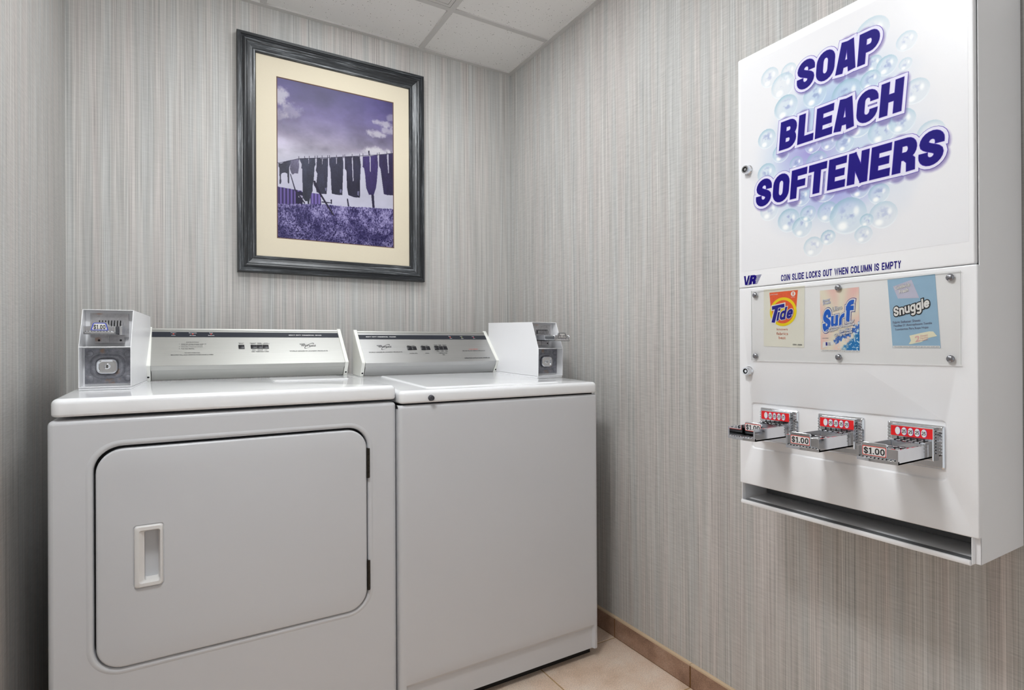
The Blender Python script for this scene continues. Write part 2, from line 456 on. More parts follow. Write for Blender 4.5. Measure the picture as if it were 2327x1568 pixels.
MATEDGE = simple('brown_mat_bevel', lin((96,70,58)), 0.7)
TBAR = simple('white_grid_metal', lin((205,203,200)), 0.45)
GROUT = simple('tan_grout', lin((176,146,104)), 0.9, noise=0.15, nscale=60)
GROUTD = simple('brown_grout', lin((120,84,42)), 0.9, noise=0.15, nscale=60)
CAULK = simple('beige_cap_strip', lin((206,182,152)), 0.6)
FTILE = tile_floor('floor_tile_stone', (206,178,153), (223,199,178), (232,216,200), speck=1.5)
BTILE = tile_floor('baseboard_tile_stone', (118,90,72), (158,126,106), (186,158,138), speck=1.9)
CEIL = tile_ceiling()
PRINT = printed('photo_print', 0.4, 0.3)
SIGNPRINT = printed('sign_print', 0.3)

def clear_sheet():
    m = bpy.data.materials.new('clear_acrylic'); m.use_nodes = True; nt = m.node_tree
    for n in list(nt.nodes): nt.nodes.remove(n)
    out = nd(nt, 'ShaderNodeOutputMaterial'); tr = nd(nt, 'ShaderNodeBsdfTransparent'); gl = nd(nt, 'ShaderNodeBsdfGlossy', Roughness=0.15)
    tr.inputs['Color'].default_value = (0.97, 0.97, 0.965, 1)
    lw = nd(nt, 'ShaderNodeLayerWeight', Blend=0.12); mx = nd(nt, 'ShaderNodeMixShader')
    nt.links.new(mth(nt, 'MULTIPLY', lw.outputs['Fresnel'], 0.35), mx.inputs[0]); nt.links.new(tr.outputs[0], mx.inputs[1]); nt.links.new(gl.outputs[0], mx.inputs[2])
    nt.links.new(mx.outputs[0], out.inputs[0]); return m
ACRYL = clear_sheet()

def lamp_lens(name, strength):
    m, nt, b = new_mat(name)
    b.inputs['Base Color'].default_value = (0.9, 0.9, 0.9, 1)
    b.inputs['Emission Color'].default_value = (0.95, 0.98, 1.0, 1); b.inputs['Emission Strength'].default_value = strength
    return m
LENS_A = lamp_lens('square_lamp_lens', LAMP_A); LENS_B = lamp_lens('troffer_lens', LAMP_B)

def frame_wood():
    m, nt, b = new_mat('distressed_black_silver')
    uv = nd(nt, 'ShaderNodeUVMap', uv_map='along'); mp = nd(nt, 'ShaderNodeMapping'); mp.inputs['Scale'].default_value = (9, 230, 1)
    nt.links.new(uv.outputs[0], mp.inputs[0])
    n = nd(nt, 'ShaderNodeTexNoise', Scale=1.0, Detail=7.0, Roughness=0.72); nt.links.new(mp.outputs[0], n.inputs['Vector'])
    mp2 = nd(nt, 'ShaderNodeMapping'); mp2.inputs['Scale'].default_value = (2.2, 40, 1); nt.links.new(uv.outputs[0], mp2.inputs[0])
    n2 = nd(nt, 'ShaderNodeTexNoise', Scale=1.0, Detail=3.0); nt.links.new(mp2.outputs[0], n2.inputs['Vector'])
    f = mth(nt, 'ADD', mth(nt, 'MULTIPLY', n.outputs['Fac'], 0.62), mth(nt, 'MULTIPLY', n2.outputs['Fac'], 0.38))
    c = ramp(nt, f, [(0.44, lin((16,18,22))), (0.53, lin((40,44,48))), (0.60, lin((108,112,116))), (0.70, lin((196,199,202)))])
    nt.links.new(c, b.inputs['Base Color']); b.inputs['Roughness'].default_value = 0.34
    b.inputs['Specular IOR Level'].default_value = 0.6
    return m
FRAMEM = frame_wood()

# ------------------------------------------------------------ room shell
H = 2.2768; XL = -1.6285; YF = -3.3
def wall(name, mat, quad, thick):
    mb = MB(); a = [Vector(p) for p in quad]; t = Vector(thick)
    mb.add(a+[p+t for p in a], [(0,1,2,3),(7,6,5,4),(0,4,5,1),(1,5,6,2),(2,6,7,3),(3,7,4,0)])
    return struct(obj(name, mb, mat, smooth=False))
wall('wall_back', WALL_B, [(XL,0,0),(0,0,0),(0,0,H+.1),(XL,0,H+.1)], (0,.1,0))
wall('wall_left', WALL_S, [(XL,YF,0),(XL,0,0),(XL,0,H+.1),(XL,YF,H+.1)], (-.1,0,0))
wall('wall_right', WALL_S, [(0,YF,0),(0,0,0),(0,0,H+.1),(0,YF,H+.1)], (.1,0,0))
# floor: tile field with grout lines
mb = MB(); G = 0.0022
mb.box(XL, 0, YF, 0, -.06, -.0015, 1)
gx = [XL]+[-0.338-0.337*k for k in range(3, -1, -1) if -0.338-0.337*k > XL+.02]+[-.0045]
gy = [YF]+[-0.7165-0.337*k for k in range(7, -3, -1) if YF+.02 < -0.7165-0.337*k < -.02]+[0]
for i in range(len(gx)-1):
    for j in range(len(gy)-1):
        mb.box(gx[i]+G, gx[i+1]-G, gy[j]+G, gy[j+1]-G, -.02, 0, 0)
struct(obj('floor', mb, [FTILE, GROUT], bevel=0.0012, seg=1, smooth=False))
# baseboard on the right wall: tiles, grout joints and a beige cap
mb = MB(); bx = -.0105; jy = [0.0, -0.384, -0.7165, -1.056, -1.395, -1.734, -2.073, -2.412, -2.751, -3.09, YF]
for k in range(len(jy)-1):
    mb.box(bx, 0, jy[k+1]+.0028, jy[k]-.0028, 0.003, .0665, 0)
mb.box(bx+.0018, 0, YF, 0, 0, .067, 1)
for k in range(len(jy)-1):
    mb.box(bx-.0006, 0, jy[k+1]+.0008, jy[k]-.0008, .0665, .0718, 2)
struct(obj('baseboard_right', mb, [BTILE, GROUTD, CAULK], smooth=False))
mb = MB()
mb.box(XL, XL+.0105, YF, 0, 0, .0665, 0); mb.box(XL, XL+.011, YF, 0, .0665, .0718, 1)
struct(obj('baseboard_left', mb, [BTILE, CAULK], smooth=False))
mb = MB(); mb.box(XL+.011, -.0105, -.0105, 0, 0, .0665, 0); mb.box(XL+.011, -.0105, -.011, 0, .0665, .0718, 1)
struct(obj('baseboard_back', mb, [BTILE, CAULK], smooth=False))
# ceiling: lay-in tiles above an exposed grid; the light troffers fill two openings
TX = [-0.446-0.61*k for k in range(0, 2)]; TY = [-0.3265-0.61*k for k in range(0, 5)]
LX0, LX1 = TX[1]+.012, TX[0]-.012
troffers = [(TY[1]+.012, TY[0]-.012)]
mb = MB()
ex = [XL, TX[1], TX[0], 0]; ey = [YF]+TY[::-1]+[0]
for i in range(3):
    for j in range(len(ey)-1):
        if i == 1 and any(a-.05 <= ey[j]+.01 and ey[j+1]-.01 <= b_+.05 for a, b_ in troffers): continue
        mb.box(ex[i], ex[i+1], ey[j], ey[j+1], H+.004, H+.03, 0)
mb.box(XL-.1, .1, YF-.1, .1, H+.12, H+.14, 0)
ceil = struct(obj('ceiling', mb, CEIL, smooth=False))
mb = MB(); tw = .0108
for x in TX: mb.box(x-tw, x+tw, YF, 0, H-.001, H+.02)
for y in TY:
    for i in range(3):
        if i == 1 and any(a+.1 < y < b_-.1 for a, b_ in troffers): continue
        mb.box(ex[i], ex[i+1], y-tw, y+tw, H-.0006, H+.02)
g = .02
mb.box(XL, 0, -g, 0, H-.002, H+.02); mb.box(-g, 0, YF, 0, H-.0021, H+.02); mb.box(XL, XL+g, YF, 0, H-.0021, H+.02)
gr = obj('ceiling_grid', mb, TBAR, ceil, smooth=False)
for k, (y0, y1) in enumerate(troffers):
    t = thing('ceiling_light', 'recessed square ceiling light in a pale metal frame, set in the grid above the machines', 'light', ((LX0+LX1)/2, (y0+y1)/2, H))
    mb = MB()
    o1 = rrect(LX0, LX1, y0, y1, .001, 1); i1 = rrect(LX0+.012, LX1-.012, y0+.012, y1-.012, .001, 1)
    mb.loft([[(x, y, H+.03) for x, y in o1], [(x, y, H) for x, y in o1], [(x, y, H) for x, y in i1], [(x, y, H+.03) for x, y in i1]])
    obj('housing', mb, TBAR, t, smooth=False)
    mb = MB()
    o1 = rrect(LX0+.0135, LX1-.0135, y0+.0135, y1-.0135, .001, 1); i1 = rrect(LX0+.045, LX1-.045, y0+.045, y1-.045, .001, 1)
    mb.loft([[(x, y, H+.03) for x, y in o1], [(x, y, H+.0005) for x, y in o1], [(x, y, H+.0005) for x, y in i1], [(x, y, H+.012) for x, y in i1]])
    obj('door_frame', mb, TBAR, t, smooth=False)
    mb = MB(); mb.box(LX0+.045, LX1-.045, y0+.045, y1-.045, H+.010, H+.014)
    obj('lens', mb, LENS_B, t, smooth=False)
    mb = MB(); mb.box(LX0, LX1, y0, y1, H+.03, H+.09); obj('back_box', mb, TBAR, t, smooth=False)
t = thing('ceiling_light', 'small square white surface lamp on the ceiling beside the left wall', 'light', (-1.34, -1.53, H-.066))
mb = MB(); q0 = rrect(-1.485, -1.195, -1.675, -1.385, .02, 4); q1 = rrect(-1.465, -1.215, -1.655, -1.405, .012, 4)
mb.loft([[(x, y, H-.001) for x, y in q0], [(x, y, H-.018) for x, y in q0], [(x, y, H-.020) for x, y in q1], [(x, y, H-.012) for x, y in q1]])
obj('lamp_housing', mb, TBAR, t, smooth=False)
mb = MB(); mb.loft([[(x, y, H-.066) for x, y in q1], [(x, y, H-.014) for x, y in q1]], 0, True, True)
obj('lens', mb, LENS_A, t, smooth=False)

# ------------------------------------------------------------ raster printing helpers
def grid_mesh(name, U0, U1, V0, V1, nu, nv, fn, colors, mat, parent):
    """flat printed sheet: a fine mesh whose colour attribute 'ink' holds the print"""
    us = np.linspace(U0, U1, nu); vs = np.linspace(V0, V1, nv)
    uu, vv = np.meshgrid(us, vs)
    co = fn(uu.ravel(), vv.ravel())
    i = np.arange(nu*nv).reshape(nv, nu)
    q = np.stack([i[:-1, :-1], i[:-1, 1:], i[1:, 1:], i[1:, :-1]], -1).reshape(-1, 4)
    me = bpy.data.meshes.new(name)
    me.vertices.add(nu*nv); me.vertices.foreach_set('co', co.astype(np.float32).ravel())
    me.loops.add(len(q)*4); me.loops.foreach_set('vertex_index', q.ravel().astype(np.int32))
    me.polygons.add(len(q)); me.polygons.foreach_set('loop_start', np.arange(0, len(q)*4, 4, dtype=np.int32))
    me.update(calc_edges=True)
    at = me.color_attributes.new('ink', 'FLOAT_COLOR', 'POINT')
    c = np.ones((nu*nv, 4), np.float32); c[:, :3] = colors.reshape(-1, 3)
    at.data.foreach_set('color', c.ravel())
    me.materials.append(mat)
    if parent is not None: me.transform(world_of(parent).inverted())
    o = bpy.data.objects.new(name, me); COL.objects.link(o)
    if parent is not None: o.parent = parent
    return o

def vnoise(u, v, seed=0):
    r = np.random.default_rng(seed); T = r.random((256, 256))
    iu = np.floor(u).astype(int); iv = np.floor(v).astype(int); fu = u-iu; fv = v-iv
    fu = fu*fu*(3-2*fu); fv = fv*fv*(3-2*fv)
    g = lambda a, b: T[a % 256, b % 256]
    return (g(iu, iv)*(1-fu)+g(iu+1, iv)*fu)*(1-fv)+(g(iu, iv+1)*(1-fu)+g(iu+1, iv+1)*fu)*fv

def fbm(u, v, seed=0, oct=4):
    s = 0; a = .5; t = 0
    for k in range(oct):
        s = s+a*vnoise(u*2**k, v*2**k, seed+k); t += a; a *= .55
    return s/t

def inpoly(u, v, poly):
    c = np.zeros(u.shape, bool); n = len(poly)
    for i in range(n):
        x0, y0 = poly[i]; x1, y1 = poly[(i+1) % n]
        if y0 == y1: continue
        hit = ((y0 > v) != (y1 > v)) & (u < (x1-x0)*(v-y0)/(y1-y0)+x0)
        c ^= hit
    return c

def sstep(a, b, x):
    t = np.clip((x-a)/(b-a), 0, 1); return t*t*(3-2*t)

def blend(c, col, a):
    return c*(1-a[..., None])+np.asarray(col, float)*a[..., None]

# ------------------------------------------------------------ framed picture
pic = thing('framed_picture', 'framed purple-toned photograph of trousers on a clothesline hanging above the dryer', 'picture', (-0.789, 0, 1.2959))
FX0, FX1, FZ0, FZ1 = -1.1435, -0.4365, 1.2955, 2.1575
prof = [(0.0,-.001),(0.0,-.024),(0.003,-.030),(0.012,-.030),(0.014,-.027),(0.018,-.0275),(0.021,-.030),(0.026,-.0315),(0.030,-.030),(0.034,-.0265),(0.042,-.023),(0.050,-.0205),(0.055,-.0215),(0.059,-.021),(0.062,-.018),(0.064,-.010)]
corners = [(FX0,FZ0,1,1),(FX1,FZ0,-1,1),(FX1,FZ1,-1,-1),(FX0,FZ1,1,-1)]
mb = MB(); uvs = []
cum = [0.0]
for k in range(1, len(prof)): cum.append(cum[-1]+math.hypot(prof[k][0]-prof[k-1][0], prof[k][1]-prof[k-1][1]))
for s in range(4):
    a = corners[s]; b = corners[(s+1) % 4]
    L = abs(a[0]-b[0])+abs(a[1]-b[1])
    for k in range(len(prof)-1):
        pts = []
        for (cx, cz, sx, sz), (d, y), uu, vv in ((a, prof[k], 0, cum[k]), (b, prof[k], L, cum[k]), (b, prof[k+1], L, cum[k+1]), (a, prof[k+1], 0, cum[k+1])):
            pts.append((cx+sx*d, y, cz+sz*d)); uvs.append((uu+s*3.7, vv+s*0.31))
        mb.add(pts, [(0,1,2,3)])
fo = obj('moulding', mb, FRAMEM, pic, recalc=False, smooth=False)
ul = fo.data.uv_layers.new(name='along')
for i, l in enumerate(fo.data.loops): ul.data[i].uv = uvs[i]
bm = bmesh.new(); bm.from_mesh(fo.data)
for f in bm.faces:
    if f.normal.y > 0.01 or (abs(f.normal.y) < .01): pass
bmesh.ops.recalc_face_normals(bm, faces=bm.faces); bm.to_mesh(fo.data); bm.free()
mb = MB()
PX0, PX1, PZ0, PZ1 = -1.0075, -0.5672, 1.4315, 2.023
ol = [(FX0+.060,FZ0+.060),(FX1-.060,FZ0+.060),(FX1-.060,FZ1-.060),(FX0+.060,FZ1-.060)]
def ring(e): return [(PX0-e,PZ0-e),(PX1+e,PZ0-e),(PX1+e,PZ1+e),(PX0-e,PZ1+e)]
mb.loft([[(x,-.012,z) for x,z in ol], [(x,-.0105,z) for x,z in ring(.0035)]], 0)
mb.loft([[(x,-.0105,z) for x,z in ring(.0035)], [(x,-.0092,z) for x,z in ring(0)]], 1)
obj('mat_board', mb, [MATB, MATEDGE], pic, smooth=False, recalc=False)
mb = MB(); mb.box(FX0+.003, FX1-.003, -.007, -.001, FZ0+.003, FZ1-.003); obj('backing_board', mb, MATEDGE, pic, smooth=False)
# the print itself
POLY = {
'shirt': [(-1.005,1.706),(-0.996,1.706),(-0.977,1.719),(-0.961,1.725),(-0.962,1.712),(-0.967,1.696),(-0.967,1.637),(-0.972,1.636),(-0.974,1.672),(-0.982,1.675),(-0.993,1.671),(-0.996,1.665),(-0.995,1.637),(-0.997,1.63),(-1.002,1.631),(-1.0,1.657),(-1.002,1.663),(-1.001,1.688),(-1.005,1.695)],
'pale': [(-0.961,1.725),(-0.933,1.734),(-0.932,1.704),(-0.936,1.678),(-0.947,1.678),(-0.955,1.671),(-0.96,1.677),(-0.965,1.691)],
'A': [(-0.932,1.735),(-0.92,1.736),(-0.912,1.741),(-0.892,1.743),(-0.875,1.748),(-0.872,1.721),(-0.876,1.715),(-0.879,1.664),(-0.883,1.642),(-0.883,1.621),(-0.89,1.604),(-0.895,1.579),(-0.895,1.566),(-0.901,1.565),(-0.903,1.579),(-0.91,1.577),(-0.92,1.589),(-0.92,1.621),(-0.921,1.698),(-0.924,1.7),(-0.923,1.716)],
'B': [(-0.868,1.748),(-0.847,1.75),(-0.826,1.755),(-0.827,1.694),(-0.83,1.639),(-0.832,1.615),(-0.851,1.613),(-0.869,1.617),(-0.872,1.633),(-0.866,1.688),(-0.872,1.7),(-0.869,1.714)],
'C': [(-0.822,1.754),(-0.809,1.76),(-0.771,1.769),(-0.767,1.746),(-0.77,1.675),(-0.772,1.619),(-0.79,1.617),(-0.812,1.619),(-0.814,1.641),(-0.817,1.714),(-0.822,1.732)],
'D': [(-0.762,1.771),(-0.738,1.776),(-0.703,1.782),(-0.699,1.749),(-0.702,1.685),(-0.703,1.618),(-0.725,1.616),(-0.749,1.622),(-0.754,1.65),(-0.756,1.718),(-0.762,1.723)],
'E': [(-0.691,1.784),(-0.66,1.791),(-0.632,1.8),(-0.629,1.76),(-0.634,1.695),(-0.638,1.666),(-0.647,1.637),(-0.667,1.634),(-0.678,1.66),(-0.682,1.71),(-0.686,1.737),(-0.692,1.742)],
'F': [(-0.625,1.801),(-0.594,1.809),(-0.566,1.818),(-0.566,1.645),(-0.592,1.643),(-0.606,1.645),(-0.613,1.698),(-0.619,1.745),(-0.625,1.756)],
'post': [(-0.658,1.638),(-0.647,1.639),(-0.643,1.569),(-0.648,1.567),(-0.653,1.585)],
'posttop': [(-0.67,1.81),(-0.664,1.812),(-0.663,1.792),(-0.667,1.791)],
'prop': [(-0.881,1.661),(-0.874,1.66),(-0.851,1.612),(-0.803,1.537),(-0.808,1.534),(-0.854,1.603),(-0.879,1.643)],
'thin': [(-0.965,1.674),(-0.962,1.674),(-0.945,1.618),(-0.91,1.57),(-0.914,1.567),(-0.948,1.612)],
'fp1': [(-0.817,1.596),(-0.812,1.597),(-0.812,1.579),(-0.816,1.579)],
'fp2': [(-0.755,1.607),(-0.75,1.608),(-0.745,1.578),(-0.751,1.577)],
'rail': [(-0.851,1.584),(-0.815,1.585),(-0.815,1.581),(-0.851,1.580)]}
SHED1 = [(-1.01,1.6195),(-0.922,1.615),(-0.922,1.555),(-1.01,1.545)]; SHEDD = [(-0.945,1.61),(-0.92,1.611),(-0.92,1.555),(-0.945,1.555)]
WIN = [(-0.936,1.598),(-0.92,1.597),(-0.92,1.589),(-0.935,1.589)]; SHED2 = [(-0.892,1.612),(-0.854,1.612),(-0.851,1.56),(-0.892,1.56)]
SLITS = [[(-0.899,1.745),(-0.896,1.745),(-0.897,1.72)],[(-0.849,1.751),(-0.846,1.751),(-0.847,1.72)],[(-0.796,1.764),(-0.792,1.764),(-0.794,1.728)],
 [(-0.735,1.777),(-0.731,1.777),(-0.728,1.681),(-0.731,1.679)],[(-0.664,1.791),(-0.66,1.792),(-0.659,1.728),(-0.662,1.727)],[(-0.593,1.809),(-0.586,1.811),(-0.584,1.734),(-0.587,1.732)]]
PATCH = [[(-0.838,1.638),(-0.833,1.639),(-0.832,1.628),(-0.837,1.627)],[(-0.781,1.641),(-0.774,1.641),(-0.776,1.627),(-0.782,1.628)],[(-0.713,1.642),(-0.706,1.643),(-0.707,1.624),(-0.714,1.628)]]
nu, nv = 400, 540
us = np.linspace(PX0, PX1, nu); vs = np.linspace(PZ0, PZ1, nv); uu, vv = np.meshgrid(us, vs)
C = np.zeros((nv, nu, 3))
t = (vv-1.58)/(2.023-1.58)
sky = np.stack([np.interp(t, [0,.35,.5,.6,.75,.9,1], c) for c in ([205,205,180,144,108,86,72],[205,202,172,136,99,78,64],[222,216,194,166,142,128,116])], -1)
n = fbm(uu*9+3, vv*14, 5, 5); sky = sky*(0.72+0.56*n)[..., None]
for (cx, cz, rx, rz, amt) in ((-0.995,1.955,.030,.036,.75),(-0.965,1.915,.05,.028,.35),(-0.998,1.89,.025,.022,.4),(-0.64,1.885,.045,.016,.75),(-0.60,1.93,.045,.014,.7),(-0.59,1.905,.035,.014,.6),(-0.57,1.96,.03,.015,.4),(-0.62,1.80,.075,.030,1.0),(-0.70,1.775,.05,.02,.6)):
    d = ((uu-cx)/rx)**2+((vv-cz)/rz)**2+(fbm(uu*60, vv*60, 31, 4)-.5)*2.2
    sky = blend(sky, (216,212,220), amt*(1-sstep(.1, 1.4, d)))
low = sstep(1.80, 1.735, vv-(uu+.79)*.18)
sky = blend(sky, (206,204,224), low*.75*(.8+.4*fbm(uu*14, vv*60, 8)))
C[:] = sky
hz = np.interp(uu, [-1.004,-.928,-.851,-.772,-.69,-.575], [1.555,1.565,1.573,1.575,1.581,1.588])
m = inpoly(uu, vv, SHED1); st = .5+.5*np.sin((uu+1.0)*2*math.pi/.0125)
C[m] = (np.array((50,40,84))+np.array((70,62,90))*st[..., None])[m]; C[inpoly(uu, vv, SHEDD)] = (34,28,60); C[inpoly(uu, vv, WIN)] = (170,165,190)
m = inpoly(uu, vv, SHED2); C[m] = (np.array((74,60,112))+np.array((60,56,80))*st[..., None])[m]
for k in ('thin', 'post', 'posttop', 'fp1', 'fp2', 'rail'): C[inpoly(uu, vv, POLY[k])] = (42,36,64)
cl = {'shirt': (62,62,78), 'pale': (98,94,116), 'A': (58,60,78), 'B': (58,58,78), 'C': (52,52,72), 'D': (48,46,68), 'E': (58,46,96), 'F': (50,42,78)}
fol = fbm(uu*55, vv*18, 77, 3); wv = fbm(uu*400, vv*400, 78, 2)
for k, c in cl.items():
    m = inpoly(uu, vv, POLY[k]); C[m] = (np.array(c)*(0.66+.42*fol+.26*wv)[..., None]*np.clip(1.15-(1.76-vv)*1.6, .78, 1.15)[..., None])[m]
for p in SLITS: C[inpoly(uu, vv, p)] = (196,192,212)
for p in PATCH: C[inpoly(uu, vv, p)] = (120,116,150)
lz = np.interp(uu, [-1.004,-.932,-.824,-.703,-.632,-.567], [1.707,1.735,1.757,1.784,1.8,1.818])
C[np.abs(vv-lz) < .0011] = (60,56,80)
for px in (-.933,-.912,-.895,-.874,-.866,-.848,-.827,-.82,-.794,-.769,-.762,-.733,-.703,-.69,-.661,-.632,-.624,-.592,-.574):
    pz = np.interp(px, [-1.004,-.932,-.824,-.703,-.632,-.567], [1.707,1.735,1.757,1.784,1.8,1.818])
    C[(np.abs(uu-px) < .0011) & (vv > pz-.006) & (vv < pz+.009)] = (66,62,82)
edge = hz+.006*(fbm(uu*260, vv*20, 55, 2)-.4)
m = vv < edge
dep = np.clip((1.58-vv)/.15, 0, 1)
gA = fbm(uu*430, vv*170, 91, 3); r1 = fbm(uu*150+vv*60, vv*140, 93, 3); r2 = fbm(uu*150-vv*70, vv*150, 94, 3)
gB = 1-np.minimum(np.abs(r1-.5), np.abs(r2-.5))*9; g2 = fbm(uu*30, vv*30, 92, 3)
gg = gA*(1-dep)*1.0+dep*np.clip(gB, -.3, 1)*.62
gg = sstep(.22, .82, gg*.9+(g2-.5)*.55+.15-.03*dep)
gr_ = np.array((34,26,80))+(np.array((176,168,216))-np.array((34,26,80)))*(gg**1.2)[..., None]
C[m] = gr_[m]
C[inpoly(uu, vv, POLY['prop'])] = (40,34,58)
grid_mesh('photo_print', PX0, PX1, PZ0, PZ1, nu, nv, lambda u, v: np.stack([u, np.full_like(u, -.0091), v], -1), linA(np.clip(C, 0, 255))*.72, PRINT, pic)

# ------------------------------------------------------------ machine cabinets
def front_shell(mb, x0, x1, yf, yb, z0, z1, R=.011, hole=None, mi=0, n=5):
    """sheet-metal cabinet: rounded front edges, open or holed front face"""
    loops = []
    for i in range(n+1):
        a = math.pi/2*i/n; ins = R*(1-math.sin(a)); dy = R*(1-math.cos(a))
        loops.append([(x, yf+dy, z) for x, z in rrect(x0+ins, x1-ins, z0+ins, z1-ins, max(R*1.1-ins, .001), 5)])
    loops.append([(x, yb, z) for x, z in rrect(x0, x1, z0, z1, R*1.1, 5)])
    mb.loft(loops, mi, False, True)
    outer = rrect(x0+R, x1-R, z0+R, z1-R, .0012, 5)
    if hole is None:
        mb.tess([outer], lambda a, b: (a, yf, b), mi)
    else:
        mb.tess([outer, hole], lambda a, b: (a, yf, b), mi)

def lid(mb, x0, x1, yf, yb, zb, ztf, slope, R=.012, mi=0):
    """worktop with a soft rolled edge whose top rises slightly to the back"""
    n = 6; loops = []
    def zt(y): return ztf+slope*(y-yf)
    cr_ = .016
    def loop(ins, fz):
        return [(x, y, fz(y)) for x, y in rrect(x0+ins, x1-ins, yf+ins, yb-ins, max(cr_-ins, .002), 6)]
    rb = .006
    loops.append(loop(rb+.006, lambda y: zb))
    for i in range(4):
        a = math.pi/2*i/3; loops.append(loop(rb*(1-math.sin(a)), lambda y, a=a: zb+rb*(1-math.cos(a))))
    for i in range(n+1):
        a = math.pi/2*i/n; loops.append(loop(R*(1-math.cos(a)), lambda y, a=a: zt(y)-R*(1-math.sin(a))))
    mb.loft(loops, mi, True, True)
    return zt

def console(parent, x0, x1, ky, kz, ty, tz, zb, yb, label_fn, alu):
    """slanted backsplash console between two ivory end caps. (ky,kz) knee, (ty,tz) top front, zb bottom, yb back"""
    fy = ky+.027                          # bottom front of the caps
    capw = .0125
    for a, b in ((x0, x0+capw), (x1-capw, x1)):
        mb = MB()
        mb.prism_x([(fy, zb), (ky, kz), (ty, tz+.001), (ty+.012, tz+.001), (yb, tz-.02), (yb, zb+.004)], a, b)
        o = obj('end_cap', mb, PLASTIC, parent, bevel=.0025, seg=3)
        s = MB(); d = Vector((0, ky-fy, kz-zb)).normalized(); nrm = Vector((0, -d.z, d.y))
        c = Vector(((a+b)/2, fy, zb))+d*.014+nrm*.0004
        s.cyl(c, nrm, .0031, .0002, 16); obj('screw_hole', s, DARK, o)
    i0, i1 = x0+capw, x1-capw
    k = Vector((0, ky, kz)); v = (Vector((0, ty, tz))-k).normalized(); n = Vector((1,0,0)).cross(v)
    L = (Vector((0, ty, tz))-k).length
    def pr(a, h): p = k+v*a+n*h; return (p.y, p.z)
    mb = MB()
    lip = .004
    mb.prism_x([pr(lip, -.0035), pr(L-.006, -.0035), pr(L-.004, -.012), (yb+.0, tz-.012), (yb, zb+.01), pr(lip, -.03)], i0, i1)
    pan = obj('control_panel', mb, alu, parent, smooth=False)
    mb = MB()   # lower trim rail and skirt
    mb.prism_x([pr(.006, -.0034), pr(.006, -.0015), pr(-.001, -.0015), (ky+.003, kz-.006), (ky+.0075, kz-.016), (ky+.012, kz-.016), (ky+.012, kz)], i0, i1)
    obj('trim_rail', mb, alu, parent, bevel=.0006, seg=1)
    mb = MB(); mb.prism_x([(ky+.009, kz-.016), (fy+.004, zb+.003), (fy+.02, zb+.003), (ky+.03, kz-.016)], i0+.002, i1-.002)
    obj('skirt', mb, alu, parent, smooth=False)
    mb = MB(); mb.prism_x([pr(L-.010, -.0034), pr(L-.010, -.002), pr(L-.003, -.001), pr(L, -.004), pr(L-.001, -.012)], i0, i1)
    obj('top_trim', mb, ALU, parent, bevel=.0005, seg=1)
    fr = Frame(k+n*(-.0033), (1,0,0), v)
    label_fn(pan, fr, i0, i1)
    return pan

def emblem(mb, fr, box, mi=0):
    """swooping ellipse through the maker's name"""
    u0, u1, v0, v1 = box; uc, vc = (u0+u1)/2, (v0+v1)/2
    ang = math.atan2(v1-v0, u1-u0)*0.96; A = math.hypot(u1-u0, v1-v0)/2*.98; B = A*.30
    def pt(t, s): 
        x, y = A*s*math.cos(t), B*s*math.sin(t)
        return uc+x*math.cos(ang)-y*math.sin(ang), vc+x*math.sin(ang)+y*math.cos(ang)
    N = 48
    a = []; b = []
    for i in range(N):
        t = 2*math.pi*i/N; th = .0006+.0003*math.sin(t)
        x, y = pt(t, 1); a.append(fr.p(x, y, .0005)); x, y = pt(t, 1-th/B*1.2); b.append(fr.p(x, y, .0005))
    mb.loft([a, b], mi)

# ---- dryer
DX0, DX1, DYF, DYB = -1.5534, -0.8170, -.7668, -.10
dry = thing('dryer', 'white front-loading coin laundry dryer with a large square door, left of the washer', 'dryer', ((DX0+DX1)/2, (DYF+DYB)/2, 0))
DH = (-1.4800, -.8925, .3365, .8180)
mb = MB()
hole = rrect(*DH, .055, 10)
front_shell(mb, DX0, DX1, DYF, DYB, .030, .8765, .010, hole)
def hl(e, y): return [(x, y, z) for x, z in rrect(DH[0]-e, DH[1]+e, DH[2]-e, DH[3]+e, .055+e, 10)]
mb.loft([hl(0, DYF), hl(-.0015, DYF+.0012), hl(-.0025, DYF+.004), hl(-.0025, DYF+.022)])
obj('cabinet', mb, ENAMEL_SHADE, dry, weld=True)
mb = MB()   # raised embossed border around the door opening
mb.loft([hl(.0105, DYF+.0001), hl(.007, DYF-.0010), hl(.004, DYF-.0013), hl(.0012, DYF-.0006), hl(0, DYF+.0004)])
obj('door_surround', mb, ENAMEL_SHADE, dry)
mb = MB(); mb.box(DH[0]-.01, DH[1]+.01, DYF+.022, DYF+.03, DH[2]-.01, DH[3]+.01)
obj('door_recess', mb, DARK, dry, smooth=False)
def dl(e, y): return [(x, y, z) for x, z in rrect(DH[0]+.0068+e, DH[1]-.0062-e, DH[2]+.0045+e, DH[3]-.0085-e, .050-e, 10)]
HX = (-1.4085, -1.3505, .5025, .6412)
mb = MB()
loops = [dl(0, DYF+.02), dl(0, DYF+.001)]
for i in range(1, 6):
    a = math.pi/2*i/5; loops.append(dl(.005*(1-math.cos(a)), DYF+.001-.005*math.sin(a)))
mb.loft(loops, 0, True, False)
hh = rrect(HX[0], HX[1], HX[2], HX[3], .007, 6)
fl = [(p[0], p[2]) for p in loops[-1]]
mb.tess([fl, hh], lambda a, b: (a, DYF-.004, b))
mb.loft([[(x, DYF-.004, z) for x, z in hh], [(x, DYF-.002, z) for x, z in rrect(HX[0]+.0022, HX[1]-.0022, HX[2]+.0022, HX[3]-.0022, .005, 6)]])
door = obj('door', mb, ENAMEL_SHADE, dry, weld=True)
